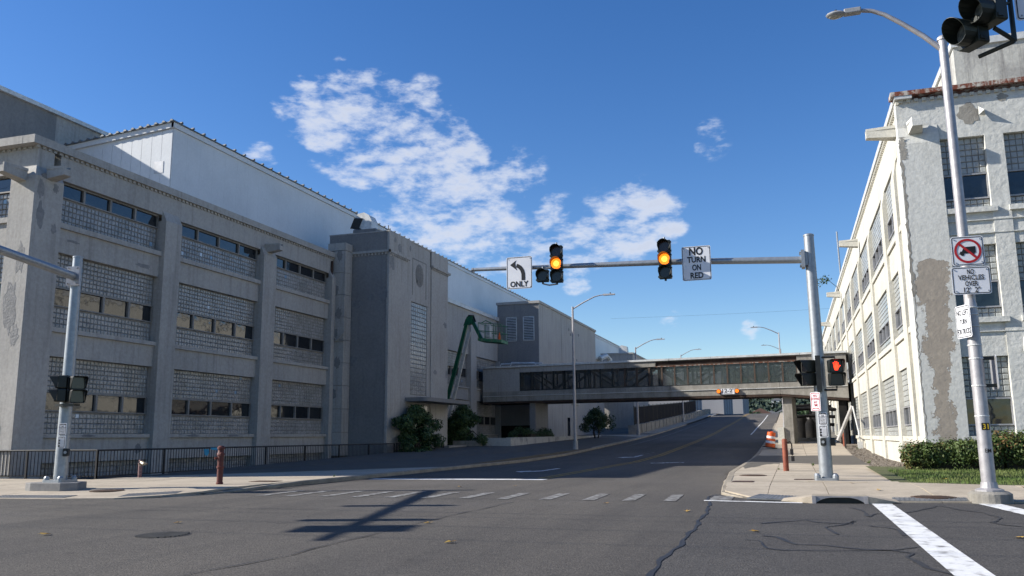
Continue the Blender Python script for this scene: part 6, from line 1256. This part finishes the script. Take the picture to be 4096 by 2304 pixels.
# ---- overhead service wires and their poles
for k, (x, y) in enumerate(((-48, 9.6), (44, 9.0))):
    t = thing('utility_pole', 'tall weathered wooden utility pole %s' % ('past the factory end' if k == 0 else 'beyond the lawn'), 'utility pole', (x, y, 0)); m_ = MB(); m_.tube([(x, y, -.2), (x, y, 15)], [.2, .12], 10); m_.build('pole', 'wood', t)
    for z in (14.3, 9.3): m_ = MB(); m_.box(x-.06, x+.06, y-3.6, y+3.8, z-.07, z+.07); m_.build('crossarm', 'wood', t)
for y, z, r in ((11.7, 14.4, .012), (9.65, 9.4, .016), (8.9, 9.4, .012), (7.5, 9.4, .014), (6.0, 9.4, .012), (10.4, 14.4, .012)):
    m_ = MB(); pts = [(-48+92*k/24, y+.1-.1*k/24, z-.55*math.sin(math.pi*k/24)) for k in range(25)]; m_.tube(pts, r, 5); tag(m_.build('overhead_wire', 'rubber', loc=(-48, y, z)), 'thin black service wire strung above the crossing', 'wire', 'service wires over the crossing')
m_ = MB(); m_.tube([(-23.4+55*k/20, 118, 17.6-.4*math.sin(math.pi*k/20)+.5*k/20) for k in range(21)], .011, 4); tag(m_.build('span_wire', 'rubber', loc=(-23, 118, 17)), 'fine wire crossing the sky above the footbridge', 'wire')
# ================================================================== hillside beyond
import mathutils.noise as mn
hm = MB(); gx = [-1800+100*i for i in range(37)]; gy = [650+75*i for i in range(16)]
def hz(x, y): t_ = min(1, max(0, (y-650)/1050)); return -3+118*(t_*t_*(3-2*t_))*(1+.18*mn.noise(Vector((x*.0016, y*.002, 0))))+6*mn.noise(Vector((x*.01, y*.01, 3)))*t_
hm.add([(x, y, hz(x, y)) for y in gy for x in gx], [(j*37+i, j*37+i+1, (j+1)*37+i+1, (j+1)*37+i) for j in range(15) for i in range(36)]); hm.build('hill', 'hill', kind='structure', smooth=True)
rr = random.Random(9); lumps = []
for k in range(2300):
    y = rr.uniform(670, 1700); x = rr.uniform(-.13, .13)*y if k < 1900 else rr.uniform(-1500, 1500); r = rr.uniform(5, 10)
    lumps.append((x, y, hz(x, y)+r*.7, r))
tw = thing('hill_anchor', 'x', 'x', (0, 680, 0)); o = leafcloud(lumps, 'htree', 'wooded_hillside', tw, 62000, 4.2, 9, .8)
o.parent = None; o.location = WL[tw.name]; bpy.data.objects.remove(tw)
o['kind'] = 'stuff'; tag(o, 'dark wooded hillside in the distance under the footbridge', 'woods')
def house(x, y, w_, d, z0, h, rm, label):
    t = thing('house', label, 'house', (x, y, z0), 'houses past the crest'); m_ = MB(); m_.box(x-w_/2, x+w_/2, y-d/2, y+d/2, z0, z0+h); m_.build('wall', 'house', t)
    m_ = MB(); m_.prism([(x-w_/2-.5, z0+h), (x+w_/2+.5, z0+h), (x, z0+h+w_*.28)], y-d/2-.4, y+d/2+.4, ax='y'); m_.build('roof', rm, t)
    for e in (-.25, .25): m_ = MB(); m_.box(x+w_*e-.6, x+w_*e+.6, y-d/2-.06, y-d/2, z0+h-2.2, z0+h-.7); m_.build('window', 'paned', t)
house(-10.5, 330, 8, 9, 0, 8.6, 'hroof', 'distant house with a brown roof past the crest'); house(-7.0, 345, 5, 8, 0, 8.9, 'hroofg', 'small white house with a grey roof beside the brown roof'); house(-2.2, 360, 7, 9, 0, 9.6, 'hroofg', 'white gabled house with grey roof standing behind the crest trees')
house(-14, 1000, 12, 10, hz(-14, 1000)+4, 7, 'hroofg', 'pale house among the hillside trees above the crest'); house(22, 900, 12, 10, hz(22, 900)+5, 7, 'hroofg', 'pale house among the hillside trees behind the pipe rack')
def tree(x, y, h, r, label, seed):
    t = thing('tree', label, 'tree', (x, y, 0), 'trees past the crest'); rr = random.Random(seed); m_ = MB(); m_.tube([(x, y, 0), (x, y, h*.5), (x+.3, y, h*.8)], [.4, .3, .12], 7); m_.build('trunk', 'bark', t)
    leafcloud([(x+rr.uniform(-r, r), y+rr.uniform(-r, r), h*rr.uniform(.45, .88), rr.uniform(.35, .6)*r) for _ in range(22)], 'leaf', 'crown', t, 3200, .7, seed)
tree(3.0, 300, 10.2, 3.2, 'leafy round tree between bridge pier and sign past the crest', 1); tree(-2.5, 310, 9.8, 3.0, 'leafy round tree beside the white gabled house past the crest', 2); tree(-13.0, 320, 10.0, 3.0, 'leafy tree behind the grey warehouse corner past the crest', 3); tree(8.5, 280, 9.6, 3.2, 'leafy tree behind the pipe rack past the crest', 4)
